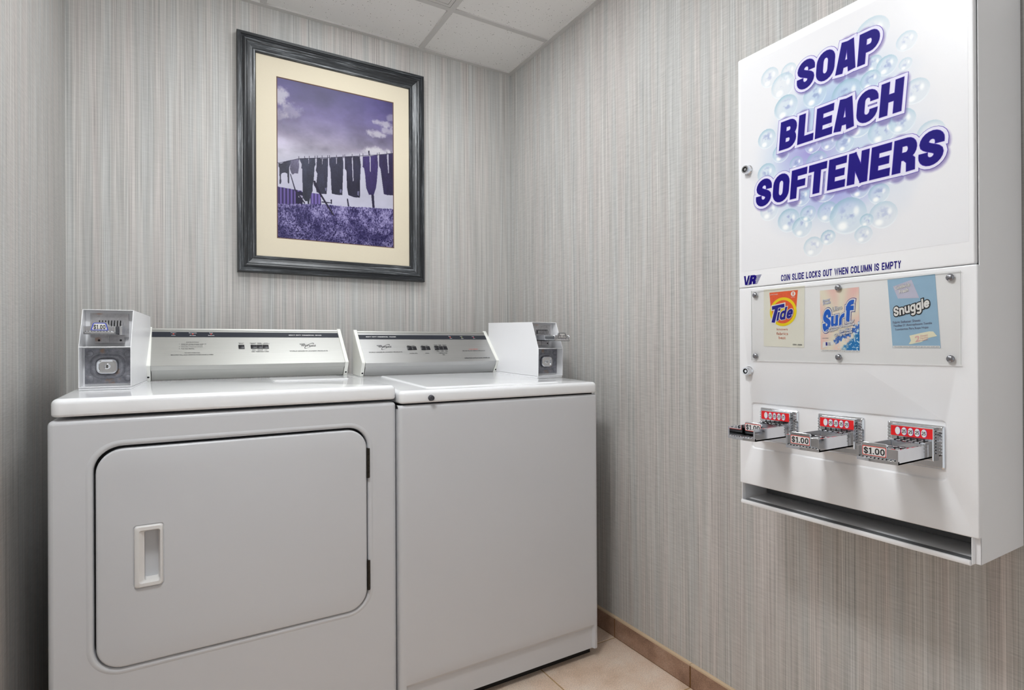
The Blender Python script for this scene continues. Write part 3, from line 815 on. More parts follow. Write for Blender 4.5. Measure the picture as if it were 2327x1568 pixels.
# door pull: cup handle with a slanted finger lip
def hr(i0, i1, i2, i3, y, r): return [(x, y, z) for x, z in rrect(HX[0]+i0, HX[1]-i1, HX[2]+i2, HX[3]-i3, r, 6)]
mb = MB(); yd = DYF-.004
L = [hr(.002,.002,.002,.002, yd+.002, .006), hr(.0035,.0035,.0035,.0035, yd-.003, .006), hr(.0055,.005,.005,.005, yd-.0045, .006),
     hr(.011,.0075,.012,.012, yd-.0045, .005)]
mb.loft(L)
mb.loft([L[-1], hr(.0185,.0085,.0145,.0145, yd+.0015, .004), hr(.021,.0095,.0155,.0155, yd+.003, .004), hr(.021,.012,.0165,.0165, yd+.026, .004)], 0, False, True)
obj('handle', mb, HANDLE, door, weld=True)
for za, zb_ in ((.681,.7594),(.3871,.4652)):
    mb = MB(); nk = 5; dz = (zb_-za)/nk
    for k in range(nk):
        mb.cyl((-.8945, DYF-.0042, za+k*dz+.0006), (0,0,1), .0028, dz-.0012, 12)
    mb.box(-.8985, -.8955, DYF-.0045, DYF+.004, za, zb_); mb.box(-.8940, -.8905, DYF-.0022, DYF+.002, za+.001, zb_-.001)
    obj('hinge', mb, DARKMETAL, dry)
mb = MB()   # toe panel outline near the floor
for x0, x1 in ((DX0+.03, DX1-.02),):
    o1 = rrect(x0, x1, .050, .1095, .012, 6)
    mb.loft([[(x, DYF+.0003, z) for x, z in o1], [(x, DYF-.0022, z) for x, z in rrect(x0+.006, x1-.006, .056, .1035, .008, 6)]], 0, False, True)
obj('toe_panel', mb, ENAMEL_SHADE, dry)
mb = MB(); zt = lid(mb, -1.5480, -.8172, DYF-.004, DYB, .8835, .9212, .0128)
top = obj('top_panel', mb, ENAMEL, dry)
mb = MB()   # lint-screen lid: shallow raised panel
ll = lambda e, h: [(x, y, zt(y)+h) for x, y in rrect(-1.080+e, -.862-e, -.452+e, -.30-e, .004, 3)]
mb.loft([ll(0, .0), ll(.0035, .0016), ll(.006, .0018)], 0, False, True)
obj('lint_screen_lid', mb, ENAMEL, dry)
for x in (DX0+.05, DX1-.05):
    for y in (DYF+.05, DYB-.05):
        mb = MB(); mb.cyl((x, y, 0), (0,0,1), .018, .012, 16); mb.cyl((x, y, .012), (0,0,1), .006, .03, 10)
        obj('levelling_foot', mb, RUBBER, dry)

def maker(mb, fr, box, ell, home, h=.0004):
    text(mb, fr, 'Whirlpool', box, h, 0, bold=.012, shear=.05)
    emblem(mb, fr, ell)
    text(mb, fr, 'HOME', home, h, 0, bold=.02)

def print_blocks(pan, fr, items, bold=.012):
    """small printed captions, one mesh per block of text"""
    blocks = {}
    for s, b in items:
        if s.startswith('WORLD'): k = ('slogan_lettering', 0)
        elif 'NOT' in s: k = ('warning_lettering', 0)
        elif s.startswith('OPERATING'): k = ('notice_lettering', 0)
        elif any(ch.islower() for ch in s) or s == 'INSTRUCTIONS': k = ('instruction_lettering', 0)
        else: k = ('button_lettering', 0 if b[0] < -1.135 else 1 if b[0] < -1.0 else 2 if b[0] < -.555 else 3 if b[0] < -.505 else 4, b[2] > .06)
        m = blocks.setdefault(k, MB())
        text(m, fr, s, b, .0004, 1 if s == 'DO NOT OVERLOAD' and b[0] > -1 else 0, bold=bold if not s.startswith('OPERATING') else .02)
    for k, m in blocks.items(): obj(k[0], m, [INKK, INKR], pan, smooth=False, recalc=False)

def dryer_print(pan, fr, i0, i1):
    mb = MB(); mb.loft([[fr.p(i0, .1245, .0001), fr.p(i1, .1245, .0001), fr.p(i1, .1475, .0001), fr.p(i0, .1475, .0001)], [fr.p(i0, .1245, .0004), fr.p(i1, .1245, .0004), fr.p(i1, .1475, .0004), fr.p(i0, .1475, .0004)]], 0, True, True)
    obj('black_band', mb, STRIPE, pan, smooth=False)
    for a, b, uc, w_ in (('Regular','Heavy',-1.3372,.0145),('Permanent','Press',-1.2851,.0212),('Knits','Delicates',-1.2340,.0172)):
        mb = MB()
        text(mb, fr, a, (uc-w_/2*(1 if a != 'Knits' else .58), uc+w_/2*(1 if a != 'Knits' else .58), .1412, .1446), .0007, 1, bold=.012)
        text(mb, fr, b, (uc-w_/2*(.75 if b != 'Delicates' else 1), uc+w_/2*(.75 if b != 'Delicates' else 1), .1302, .1336), .0007, 1, bold=.012)
        mb.poly([fr.p(uc-.002, .1358, .0007), fr.p(uc+.002, .1358, .0007), fr.p(uc+.002, .1395, .0007), fr.p(uc-.002, .1395, .0007)], 2)
        obj('indicator_light', mb, [INKK, INKW, INKR], pan, smooth=False, recalc=False)
    mb = MB()
    poster(mb, fr, 'HEAVY DUTY COMMERCIAL DRYER', (-1.0007, -.893, .1325, .1372), [(0, 1, .0007)], w=.17, gap=.13, shear=.08)
    obj('band_lettering', mb, [INKK, INKW, INKR], pan, smooth=False, recalc=False); mb = MB()
    print_blocks(pan, fr, (('INSTRUCTIONS', (-1.3031, -1.269, .0993, .1026)), ('1.  Clean lint screen located under lid', (-1.3222,-1.2495,.0912,.0944)), ('on dryer top before each load.', (-1.317,-1.2582,.0866,.0899)), ('2.  Select Dry Temperature/Cycle.', (-1.3228,-1.2581,.0786,.082)), ('3.  Push Start Button.', (-1.3228,-1.2818,.0706,.0742)),
                 ('DO NOT OVERLOAD', (-1.308,-1.267,.0528,.0559)), ('MACHINE WILL NOT OPERATE WHEN DOOR IS OPEN', (-1.3436,-1.2312,.0435,.0470)),
                 ('PUSH TO', (-1.158,-1.1419,.0954,.0983)), ('START', (-1.156,-1.144,.0918,.0947)),
                 ('REGULAR', (-1.1244,-1.1055,.0952,.0981)), ('HEAVY', (-1.1215,-1.1085,.0916,.0945)), ('PERM', (-1.1015,-1.0905,.0952,.0981)), ('PRESS', (-1.1015,-1.0885,.0916,.0945)), ('KNITS', (-1.0815,-1.0705,.0952,.0981)), ('DELICATES', (-1.0855,-1.0652,.0916,.0945)),
                 ('HIGH', (-1.1197,-1.1100,.0626,.066)), ('MEDIUM', (-1.1035,-1.0880,.0626,.066)), ('LOW', (-1.0825,-1.0743,.0626,.066)), ('DRY TEMPERATURES', (-1.1215,-1.0707,.0549,.0592)),
                 ('WORLD LEADER IN LAUNDRY PRODUCTS', (-1.007,-.8837,.0555,.0602))))
    maker(mb, fr, (-.9674,-.9196,.0765,.0890), (-.9576,-.9245,.0702,.0967), (-.971,-.9536,.0893,.0936))
    obj('logo_lettering', mb, [INKK, INKW, INKR], pan, smooth=False, recalc=False)
    for u0, u1, nb in ((-1.1589,-1.1408,1),(-1.1231,-1.0687,3)):
        w_ = (u1-u0)/nb
        for k in range(nb):
            mb = MB(); a, b = u0+k*w_+.0004, u0+(k+1)*w_-.0004
            q = [(a,.0703),(b,.0703),(b,.0875),(a,.0875)]; q2 = [(a+.001,.0713),(b-.001,.0713),(b-.001,.0865),(a+.001,.0865)]
            mb.loft([[fr.p(u, v, 0) for u, v in q], [fr.p(u, v, .0012) for u, v in q], [fr.p(u, v, .0018) for u, v in q2]], 0, False, True)
            obj('push_button', mb, BLACKP, pan)
console(dry, -1.4065, -.8225, -.2962, .9740, -.178, 1.0890, .9268, -.166, dryer_print, ALU)

# ---- washer
WX0, WX1, WYF, WYB = -.8150, -.1367, -.7838, -.12
was = thing('washer', 'white top-loading coin laundry washer between the dryer and the right wall', 'washer', ((WX0+WX1)/2, (WYF+WYB)/2, 0))
def heightfield(mb, xs, zs, fy, mi=0):
    o = len(mb.v)
    for z in zs:
        for x in xs: mb.v.append((x, fy(x, z), z))
    n = len(xs)
    for j in range(len(zs)-1):
        for i in range(n-1): mb.f.append((o+j*n+i, o+j*n+i+1, o+(j+1)*n+i+1, o+(j+1)*n+i)); mb.m.append(mi)
R = .010
ed = [R*(1-math.cos(math.pi/2*i/5)) for i in range(6)]
xs = [WX0+e for e in ed]+[WX0+.018, WX0+.0205, WX0+.023]+list(np.linspace(WX0+.06, WX1-.06, 8))+[WX1-.0205, WX1-.0175, WX1-.015]+[WX1-e for e in ed[::-1]]
zs = [.0315, .036, .06, .090, .1000, .1005, .1110, .1115]+list(np.linspace(.14, .84, 8))+[.8665-e for e in ed[::-1]]
def wy(x, z):
    d = 0
    for e in (x-WX0, WX1-x, .8665-z):
        if e < R: d += R-math.sqrt(max(R*R-(R-e)**2, 0))
    inx = min(1, max(0, (x-WX0-.018)/.005), 1)*min(1, max(0, (WX1-.015-x)/.0055))
    rec = .009*inx*min(1, max(0, (.1112-z)/.0110))
    return WYF+d+rec
mb = MB(); heightfield(mb, xs, zs, wy)
ys = WYF+R
mb.poly([(WX0, ys, .0315), (WX0, ys, .8565), (WX0, WYB, .8565), (WX0, WYB, .0315)])
mb.poly([(WX1, ys, .0315), (WX1, ys, .8565), (WX1, WYB, .8565), (WX1, WYB, .0315)])
mb.box(WX0+.0005, WX1-.0005, WYB-.002, WYB, .0315, .8565)
mb.box(WX0+.012, WX1-.012, WYF+.0145, WYB-.01, .8500, .8620)
mb.box(WX0+.012, WX1-.012, WYF+.03, WYB-.01, .032, .036)
obj('cabinet', mb, ENAMEL_SHADE, was, weld=True, ang=24)
mb = MB(); mb.box(WX0+.01, WX1-.006, WYF+.038, WYB, .0, .033); obj('base_skirt', mb, RUBBER, was, smooth=False)
mb = MB(); wt = lid(mb, -.8135, -.1382, WYF-.004, WYB, .8712, .9055, .033)
obj('top_panel', mb, ENAMEL, was)
mb = MB(); mb.box(WX0+.014, WX1-.014, WYF+.012, WYB-.01, .860, .875); obj('top_gap', mb, DARK, was, smooth=False)
mb = MB()   # tub lid: slightly raised rounded panel
wl = lambda e, h, r: [(x, y, wt(y)+h) for x, y in rrect(-.722+e, -.262-e, -.752+e, -.318-e, r, 6)]
mb.loft([wl(0, -.0002, .012), wl(.002, .0022, .012), wl(.005, .0036, .010), wl(.009, .0038, .008)], 0, False, True)
obj('lid', mb, ENAMEL, was)
mb = MB()
mb.lathe((-.7252, WYF-.0040, .8838), (0,-1,0), [(.0085,0),(.0085,.002),(.0074,.004),(.0072,.009),(.0066,.0105),(.0042,.0105),(.0040,.0085),(.0022,.0085),(.0018,.010),(0,.010)], 20)
lk = obj('lid_lock', mb, simple('dark_lock_metal', lin((98,98,104)), 0.3, metal=0.9), was)

def washer_print(pan, fr, i0, i1):
    mb = MB(); mb.loft([[fr.p(i0, .1165, .0001), fr.p(i1, .1165, .0001), fr.p(i1, .1380, .0001), fr.p(i0, .1380, .0001)], [fr.p(i0, .1165, .0004), fr.p(i1, .1165, .0004), fr.p(i1, .1380, .0004), fr.p(i0, .1380, .0004)]], 0, True, True)
    obj('black_band', mb, STRIPE, pan, smooth=False)
    mb = MB()
    poster(mb, fr, 'HEAVY DUTY COMMERCIAL WASHER', (-.7438,-.632,.1258,.1305), [(0, 1, .0007)], w=.17, gap=.13, shear=.08)
    obj('band_lettering', mb, [INKK, INKW], pan, smooth=False, recalc=False)
    for a, b, uc, m in (('In','Use',-.413,2),('Final','Rinse',-.3635,3),('Final','Spin',-.3115,4)):
        mb = MB()
        text(mb, fr, a, (uc-.0052, uc+.0030, .1312, .1338), .0007, 1, bold=.012)
        text(mb, fr, b, (uc-.0030, uc+.0062, .1196, .1224), .0007, 1, bold=.012)
        mb.poly([fr.p(uc-.0016, .1250, .0007), fr.p(uc+.0026, .1250, .0007), fr.p(uc+.0026, .1290, .0007), fr.p(uc-.0016, .1290, .0007)], m)
        obj('indicator_light', mb, [INKK, INKW, INKR, INKG, INKP], pan, smooth=False, recalc=False)
    mb = MB()
    print_blocks(pan, fr, (('WORLD LEADER IN LAUNDRY PRODUCTS', (-.7484,-.6255,.0498,.0544)), ('WATER LEVEL', (-.6003,-.5686,.0428,.0466)), ('SPEED', (-.5388,-.5234,.0426,.046)),
                 ('SMALL', (-.5991,-.5880,.0822,.0852)), ('LARGE', (-.5815,-.5706,.0822,.0852)), ('LOW', (-.5444,-.5370,.0822,.0852)), ('HIGH', (-.5265,-.5183,.0822,.0852)),
                 ('REGULAR', (-.4932,-.4790,.0855,.0883)), ('HEAVY', (-.4900,-.4795,.0820,.0848)), ('PERM', (-.4745,-.4635,.0855,.0883)), ('PRESS', (-.4735,-.4625,.0820,.0848)), ('DELICATES', (-.4585,-.4411,.0855,.0883)), ('KNITS', (-.4550,-.4450,.0820,.0848)),
                 ('HOT', (-.4910,-.4800,.0552,.0584)), ('WASH', (-.4900,-.4795,.0514,.0544)), ('WARM', (-.4740,-.4625,.0552,.0584)), ('WASH', (-.4730,-.4625,.0514,.0544)), ('COLD', (-.4560,-.4460,.0552,.0584)), ('WASH', (-.4555,-.4457,.0514,.0544)),
                 ('TEMPERATURE', (-.4858,-.4507,.0422,.0462)), ('COLD', (-.4721,-.4632,.0364,.0393)), ('RINSE', (-.4721,-.4632,.0326,.0355)),
                 ('MACHINE WILL NOT OPERATE WHEN LID IS UP', (-.383,-.2859,.0525,.0566)), ('OPERATING INSTRUCTIONS UNDER LID', (-.3875,-.2784,.0145,.0195)), ('DO NOT OVERLOAD', (-.3537,-.3146,.0612,.0646))))
    maker(mb, fr, (-.7085,-.6609,.0715,.0835), (-.6995,-.6653,.0635,.0908), (-.7132,-.6946,.0826,.0866))
    obj('logo_lettering', mb, [INKK, INKW, INKR, INKG, INKP], pan, smooth=False, recalc=False)
    for u0, u1, nb in ((-.6028,-.5663,2),(-.549,-.5126,2),(-.4961,-.4422,3)):
        w_ = (u1-u0)/nb
        for k in range(nb):
            mb = MB(); a, b = u0+k*w_+.0004, u0+(k+1)*w_-.0004; up = .0028 if k == 0 else .0012
            q = [(a,.0622),(b,.0622),(b,.0794),(a,.0794)]; q2 = [(a+.001,.0632),(b-.001,.0632),(b-.001,.0784),(a+.001,.0784)]
            mb.loft([[fr.p(u, v, 0) for u, v in q], [fr.p(u, v, up) for u, v in q], [fr.p(u, v, up+.0005) for u, v in q2]], 0, False, True)
            obj('push_button', mb, BLACKP, pan)
console(was, -.7830, -.2430, -.3150, .9700, -.2055, 1.0855, .9212, -.192, washer_print, ALU2)

# ------------------------------------------------------------ coin boxes
def dollar(mb, fr, box, h, mi):
    poster(mb, fr, '$1.00', box, [(0, mi, h)], w=.17, gap=.12)

def coin_box(machine, loc, rot, out):
    """sheet-metal coin box in local coordinates: x across, -y outwards, origin bottom front centre"""
    W = .0525; T = .0016; zs_, zt_, set_, D = .1035, .1965, .044, .37
    # housing: outline of the side (y,z), open at the front above and below the shelf
    side = [(0, .006), (0, zs_), (set_, zt_), (D, zt_), (D, .006)]
    mb = MB()
    for x in (-W, W-T): mb.prism_x(side, x, x+T)
    mb.prism_x([(0, .006), (0, .006+T), (D, .006+T), (D, .006)], -W+T, W-T)
    mb.prism_x([(set_, zt_-T), (set_, zt_), (D, zt_), (D, zt_-T)], -W+T, W-T)
    mb.prism_x([(D-T, .008), (D-T, zt_-T), (D, zt_-T), (D, .008)], -W+T, W-T)
    mb.box(-W+T, W-T, .0002, .05, zs_-.001, zs_+.0012)
    mb.box(-W+T, W-T, .040, .042, .0075, zs_); mb.box(-W+T, W-T, .068, .070, zs_, zt_-T)
    mb.box(-W-.0004, W+.0004, .003, D-.003, 0, .0052)
    t = obj('coin_box', mb, POWDER, None, smooth=False, bevel=.0007, seg=2)
    t.parent = machine; t.location = world_of(machine).inverted() @ Vector(loc); t.rotation_euler = rot
    # cast lock plate below the shelf
    mb = MB(); mb.box(-.0462, .0495, .034, .0402, .0135, zs_-.004)
    for x in (-.036, .041):
        for z in (.0255, .0875): mb.lathe((x, .034, z), (0,-1,0), [(.0075,0),(.0072,.0012),(.005,.0022),(.0015,.0024)], 18)
    zc = .056
    ro = lambda a, b, y, r: [(x, y, z) for x, z in rrect(-a, a, zc-b, zc+b, r, 7)]
    mb.loft([ro(.036,.030,.0338,.022), ro(.031,.026,.030,.018), ro(.0285,.0245,.0295,.017), ro(.024,.0205,.031,.014), ro(.0235,.020,.037,.013)])
    obj('lock_plate', mb, CASTZ, t, local=True); lp = t
    mb = MB()
    mb.loft([ro(.0225,.0185,.037,.012), ro(.0215,.0175,.022,.012), ro(.0195,.0155,.0205,.010), ro(.0165,.0125,.021,.008), ro(.0155,.0115,.0245,.007)], 0, False, True)
    mb.lathe((0, .0245, zc), (0,-1,0), [(.0065,0),(.0065,.0035),(.0055,.004),(.0040,.004),(.0036,.001),(0,.001)], 20)
    obj('lock', mb, CHROME, lp, local=True)
    mb = MB(); mb.box(-.0011, .0011, .0232, .0236, zc-.0034, zc+.0034); obj('keyhole', mb, DARK, lp, local=True)
    # coin slide on the upper panel
    mb = MB()
    mb.box(-.0395, .0395, .0600, .0682, .128, .188)
    mb.box(-.0295, .0310, .0560, .0682, .1135, .128)
    for x in (-.0015,): mb.box(x-.001, x+.001, .0545, .0682, .1135, .13)
    for k in range(8): mb.box(-.019+k*.0062, -.0155+k*.0062, .053, .0602, .1555, .1655)
    for x in (-.023, .000, .0235): mb.lathe((x, .0600, .1805), (0,-1,0), [(.0028,0),(.0026,.0008),(.0014,.0008),(.0010,.0002)], 14)
    obj('coin_slide', mb, STEEL, t, local=True); sl = t
    for k in range(8):
        mb = MB(); mb.box(-.0218+k*.0062, -.0198+k*.0062, .0584, .0596, .1545, .1705); obj('coin_slot', mb, DARK, sl, local=True)
    for x in (-.0215, .0235):
        mb = MB(); mb.cyl((x, .0558, .1205), (0,-1,0), .0026, .0003, 12); obj('screw_hole', mb, DARK, sl, local=True)
    yo = -.0075 if not out else -.070
    xo = -.0095 if not out else -.0015
    mb = MB(); w2 = .0315; zb_ = .1345 if not out else .1310
    mb.box(xo-w2, xo+w2, yo, .060, zb_, zb_+.003)
    for x in (xo-w2, xo+w2-.003): mb.box(x, x+.003, yo, .060, zb_, zb_+.0195)
    mb.box(xo-w2, xo+w2, yo, yo+.002, zb_, zb_+.0062)
    for k in range(9): mb.box(xo-.027+k*.006, xo-.0235+k*.006, yo-.0004, yo+.003, zb_+.0062, zb_+.0078)
    mb.box(xo-w2+.004, xo+w2-.004, yo+.008, .058, zb_+.014, zb_+.017)
    if not out: mb.box(xo+w2+.004, xo+w2+.0095, .020, .058, zb_-.001, zb_+.021)
    dr = obj('slide_drawer', mb, CHROME, sl, local=True, bevel=.0006, seg=1)
    mb = MB()      # tabbed front plate that carries the price
    tab = [(-.0285,.007),(.0285,.007),(.0285,.0185),(.0185,.0195),(.0150,.0290),(-.0150,.0290),(-.0185,.0195),(-.0285,.0185)]
    F = Frame((xo, yo+.0022, zb_), (1,0,0), (0,0,1))
    mb.loft([[F.p(u, v, -.002) for u, v in tab], [F.p(u, v, .0012) for u, v in tab]], 0, True, True)
    obj('price_plate', mb, STEEL, sl, local=True, bevel=.0004, seg=1)
    mb = MB(); q = [(-.0172,.0095),(.0172,.0095),(.0128,.0255),(.0105,.0272),(-.0105,.0272),(-.0128,.0255)]
    q2 = [(-.0150,.0110),(.0150,.0110),(.0112,.0246),(.0100,.0257),(-.0100,.0257),(-.0112,.0246)]
    mb.poly([F.p(u, v, .0014) for u, v in q], 0); mb.poly([F.p(u, v, .0016) for u, v in q2], 1)
    dollar(mb, F, (-.0117, .0117, .0120, .0225), .0019, 2)
    o = obj('price_label', mb, [INKBLUE if not out else INKK, LABELW, INKK], sl, local=True, smooth=False, recalc=False)
    o['label'] = 'white price label reading $1.00 in a dark border'
    return t
coin_box(dry, (-1.4755, -.562, zt(-.562)+.0005), (0, 0, math.radians(-4)), False)
coin_box(was, (-.1925, -.594, wt(-.594)+.0005), (math.radians(1.6), 0, 0), True)

# ------------------------------------------------------------ vending machine
VY = -1.5985
ven = thing('vending_machine', 'white soap vending machine with three chrome coin slides, hung on the right wall', 'vending machine', (0, VY, .66), (0, 0, -math.pi/2))
VX = -.19; VL, VR = -1.3706, -1.8264; ZB, ZT, ZS, ZD = .6590, 1.6915, 1.1577, .7040
mb = MB(); T = .0016
mb.box(VX+.012, -.002, VL-.004, VL-.004+T, ZB, ZT-.002)                # far side
mb.box(VX+.010, -.002, VR, VR+T, ZB, ZT-.002)                          # near side
mb.box(VX+.012, -.002, VR, VL-.004, ZT-.004, ZT-.002)                  # top
mb.box(-.004, -.002, VR, VL-.004, ZB, ZT-.002)                         # back
mb.box(VX, VX+.012, VR+.0085, VR+.0085+T, ZB, ZD); mb.box(VX, VX+.012, VL-.0065, VL-.0065+T, ZB, ZD)
mb.box(VX+.010, VX+.012, VR, VR+.0088, ZB, ZD)
obj('cabinet', mb, POWDER, ven, smooth=False, bevel=.0008)
def door_slab(z0, z1, y0, y1, x, holes=(), R=.0022):
    """folded sheet door facing -x"""
    mb = MB(); lo = []
    for i in range(4):
        a = math.pi/2*i/3; ins = R*(1-math.sin(a)); lo.append([(x+R*(1-math.cos(a)), -u, z) for u, z in rrect(-y1+ins, -y0-ins, z0+ins, z1-ins, max(.003-ins, .0008), 3)])
    lo.append([(x+.014, -u, z) for u, z in rrect(-y1, -y0, z0, z1, .003, 3)])
    mb.loft(lo, 0, False, True)
    mb.tess([[(-p[1], p[2]) for p in lo[0]]]+list(holes), lambda a, b: (x, -a, b))
    return mb
up = obj('upper_door', door_slab(ZS+.0006, ZT, VR+.003, VL, VX), POWDER, ven, weld=True)
REC = (1.4004, 1.7838, .7884, .8950)
rh = rrect(*REC, .009, 6)
mb = door_slab(ZD, ZS-.0006, VR-.0005, VL, VX, [rh])
mb.loft([[(VX, -u, z) for u, z in rh], [(VX+.0008, -u, z) for u, z in rrect(REC[0]+.0012, REC[1]-.0012, REC[2]+.0012, REC[3]-.0012, .008, 6)],
         [(VX+.0035, -u, z) for u, z in rrect(REC[0]+.003, REC[1]-.003, REC[2]+.003, REC[3]-.003, .007, 6)]], 0, False, True)
low = obj('lower_door', mb, POWDER, ven, weld=True)
# delivery tray at the bottom with a rolled front lip
mb = MB(); ty0, ty1 = VR+.0103, VL-.0067
lipp = [(-.006, .668), (-.10, .6675), (-.165, .6655), (-.186, .6640), (-.1915, .6672), (-.1945, .6668), (-.1960, .6625), (-.1945, .6585), (-.190, .6575), (-.006, .6575)]
n = len(lipp)
mb.add([(x, ty0, z) for x, z in lipp]+[(x, ty1, z) for x, z in lipp], [tuple(range(n)), tuple(range(2*n-1, n-1, -1))]+[(i, n+i, n+(i+1) % n, (i+1) % n) for i in range(n)])
tr = obj('delivery_tray', mb, [POWDER], ven, ang=50)
tr['label'] = 'white tray with a rolled front lip'
mb = MB(); mb.add([(-.006, ty0+.001, .6685), (-.187, ty0+.001, .6649), (-.187, ty1-.001, .6649), (-.006, ty1-.001, .6685)], [(0,1,2,3)])
mb.add([(-.100, ty0, .6685), (-.100, ty1, .6685), (-.100, ty1, .715), (-.100, ty0, .715)], [(0,1,2,3)])
obj('tray_liner', mb, TRAYGREY, tr, smooth=False)
# locks
for z, yy in ((1.4277, -1.3985), (.9655, -1.3970)):
    mb = MB(); mb.lathe((VX, yy, z), (-1,0,0), [(.0112,0),(.0112,.003),(.0098,.0045),(.0092,.013),(.0085,.0145),(.0060,.0145),(.0056,.0115),(.0032,.0115),(.0030,.0135),(0,.0135)], 26)
    l = obj('lock', mb, CHROME, ven)
    mb = MB(); mb.lathe((VX-.0118, yy, z), (-1,0,0), [(.0054,0),(.0054,.0004),(.0034,.0004),(.0034,0)], 20); obj('keyhole', mb, DARK, l)
# printed sign: bubbles on a pale glow
BUB = [(-1.453,1.619,.0216),(-1.498,1.613,.0181),(-1.484,1.588,.0274),(-1.555,1.54,.0249),(-1.491,1.538,.0272),(-1.445,1.485,.0218),(-1.479,1.443,.0201),(-1.444,1.408,.0226),(-1.514,1.411,.015),(-1.558,1.401,.0225),(-1.584,1.434,.0163),(-1.615,1.422,.0182),(-1.551,1.439,.0174),(-1.644,1.449,.0243),(-1.683,1.423,.0251),(-1.717,1.43,.0228),(-1.739,1.476,.0225),(-1.723,1.531,.0115),(-1.725,1.572,.0176),(-1.666,1.613,.0318),(-1.669,1.555,.0159),(-1.692,1.542,.0187),(-1.619,1.517,.0297),(-1.663,1.526,.0191),(-1.643,1.326,.0188),(-1.677,1.308,.019),(-1.526,1.337,.0195),(-1.45,1.324,.0225),(-1.496,1.293,.0254),(-1.526,1.273,.022),(-1.539,1.298,.0176),(-1.58,1.294,.0211),(-1.62,1.278,.0357),(-1.655,1.262,.0129),(-1.684,1.267,.0251),(-1.55,1.228,.0209),(-1.581,1.242,.0153),(-1.649,1.236,.0168),(-1.762,1.394,.022),(-1.706,1.341,.0216),(-1.575,1.339,.0239)]
SU0, SU1, SV0, SV1 = 1.378, 1.816, 1.196, 1.672
nu, nv = 560, 600
us = np.linspace(SU0, SU1, nu); vs = np.linspace(SV0, SV1, nv); uu, vv = np.meshgrid(us, vs)
base = np.array((234,234,237.))
C = np.tile(base, (nv, nu, 1))
d = np.hypot((uu-1.585)/.185, (vv-1.425)/.225)
wob = (fbm(uu*9, vv*9, 3, 3)-.5)
C = blend(C, (188,206,230), (1-sstep(.45, 1.02, d+wob*.35))*.75)
C = blend(C, (150,140,205), np.clip(1-np.hypot((uu-1.545)/.085, (vv-1.425)/.055), 0, 1)*.9)
C = blend(C, (140,176,214), np.clip(1-np.hypot((uu-1.60)/.09, (vv-1.50)/.07), 0, 1)*.6)
C = blend(C, (150,150,214), np.clip(1-np.hypot((uu-1.60)/.10, (vv-1.325)/.045), 0, 1)*.7)
for k, (by, bz, r) in enumerate(BUB):
    bu = -by; rr = np.hypot(uu-bu, vv-bz)/r; ins = rr < 1
    fade = .55 if d[np.argmin(abs(vs-bz)), np.argmin(abs(us-bu))] > .85 else 1.0
    c = C.copy()
    du = (uu-bu)/r; dv = (vv-bz)/r
    c = blend(c, (196,218,230), np.where(ins, .34, 0)*fade)
    c = blend(c, (132,176,196), np.where(ins, sstep(.55, 1.0, rr)*np.clip(.30+.55*(dv-du*.3), 0, 1)*.72, 0)*fade)   # tinted upper rim
    nn = fbm((uu-bu)/r*3.1+k, (vv-bz)/r*3.1, 41+k, 3)
    c = blend(c, (118,134,190), np.where(ins, sstep(.42, .72, nn)*(1-sstep(.2, .75, np.hypot(du-.05, dv-.1)))*.5, 0)*fade)  # inner mottling
    c = blend(c, (250,252,252), np.where(ins, (1-sstep(.1, .42, np.hypot((du+.28), (dv+.52)*1.15)))*.95, 0))   # bright patch low
    c = blend(c, (250,252,252), np.where(ins, (1-sstep(.08, .34, np.hypot((du-.45)*1.5, (dv-.18)*.9)))*.75, 0))
    c = blend(c, (242,247,250), np.where(ins, sstep(.86, .97, rr)*np.clip(.1-.9*dv, 0, 1)*.7, 0))
    C = c
# violet drop shadow printed under the three words
WORDS = (('SOAP', (1.5160,1.6815,1.5625,1.6200)), ('BLEACH', (1.4755,1.7205,1.4500,1.5085)), ('SOFTENERS', (1.4165,1.7835,1.3380,1.3965)))
sd = np.full(uu.shape, 9.0)
for wd, (u0, u1, v0, v1) in WORDS:
    x = 0; it = []
    for ch in wd:
        W_, st = glyph_strokes(ch, .215); it.append((x, st)); x += W_+.10
    su = (u1-u0)/(x-.10+.09); sv = v1-v0
    for ox, st in it:
        for p in st:
            q = [(u0+(ox+a+.09*b)*su+.0022, v0+b*sv-.0042) for a, b in p]
            for (ax, ay), (bx_, by_) in zip(q[:-1], q[1:]):
                i0 = np.searchsorted(us, min(ax, bx_)-.03); i1 = np.searchsorted(us, max(ax, bx_)+.03); j0 = np.searchsorted(vs, min(ay, by_)-.03); j1 = np.searchsorted(vs, max(ay, by_)+.03)
                U = uu[j0:j1, i0:i1]-ax; V = vv[j0:j1, i0:i1]-ay; dx, dy = bx_-ax, by_-ay; L2 = dx*dx+dy*dy+1e-12
                tt = np.clip((U*dx+V*dy)/L2, 0, 1); sd[j0:j1, i0:i1] = np.minimum(sd[j0:j1, i0:i1], np.hypot(U-tt*dx, V-tt*dy))
C = blend(C, (96,78,150), (1-sstep(.0100, .0175, sd))*.62)
edgef = np.minimum.reduce([uu-SU0, SU1-uu, vv-SV0, SV1-vv]); C = blend(C, base, 1-sstep(0, .02, edgef))
grid_mesh('bubble_print', SU0, SU1, SV0, SV1, nu, nv, lambda u, v: np.stack([np.full_like(u, VX-.0002), -u, v], -1), linA(np.clip(C, 0, 255)), SIGNPRINT, up)
VF = Frame((VX, 0, 0), (0,-1,0), (0,0,1))
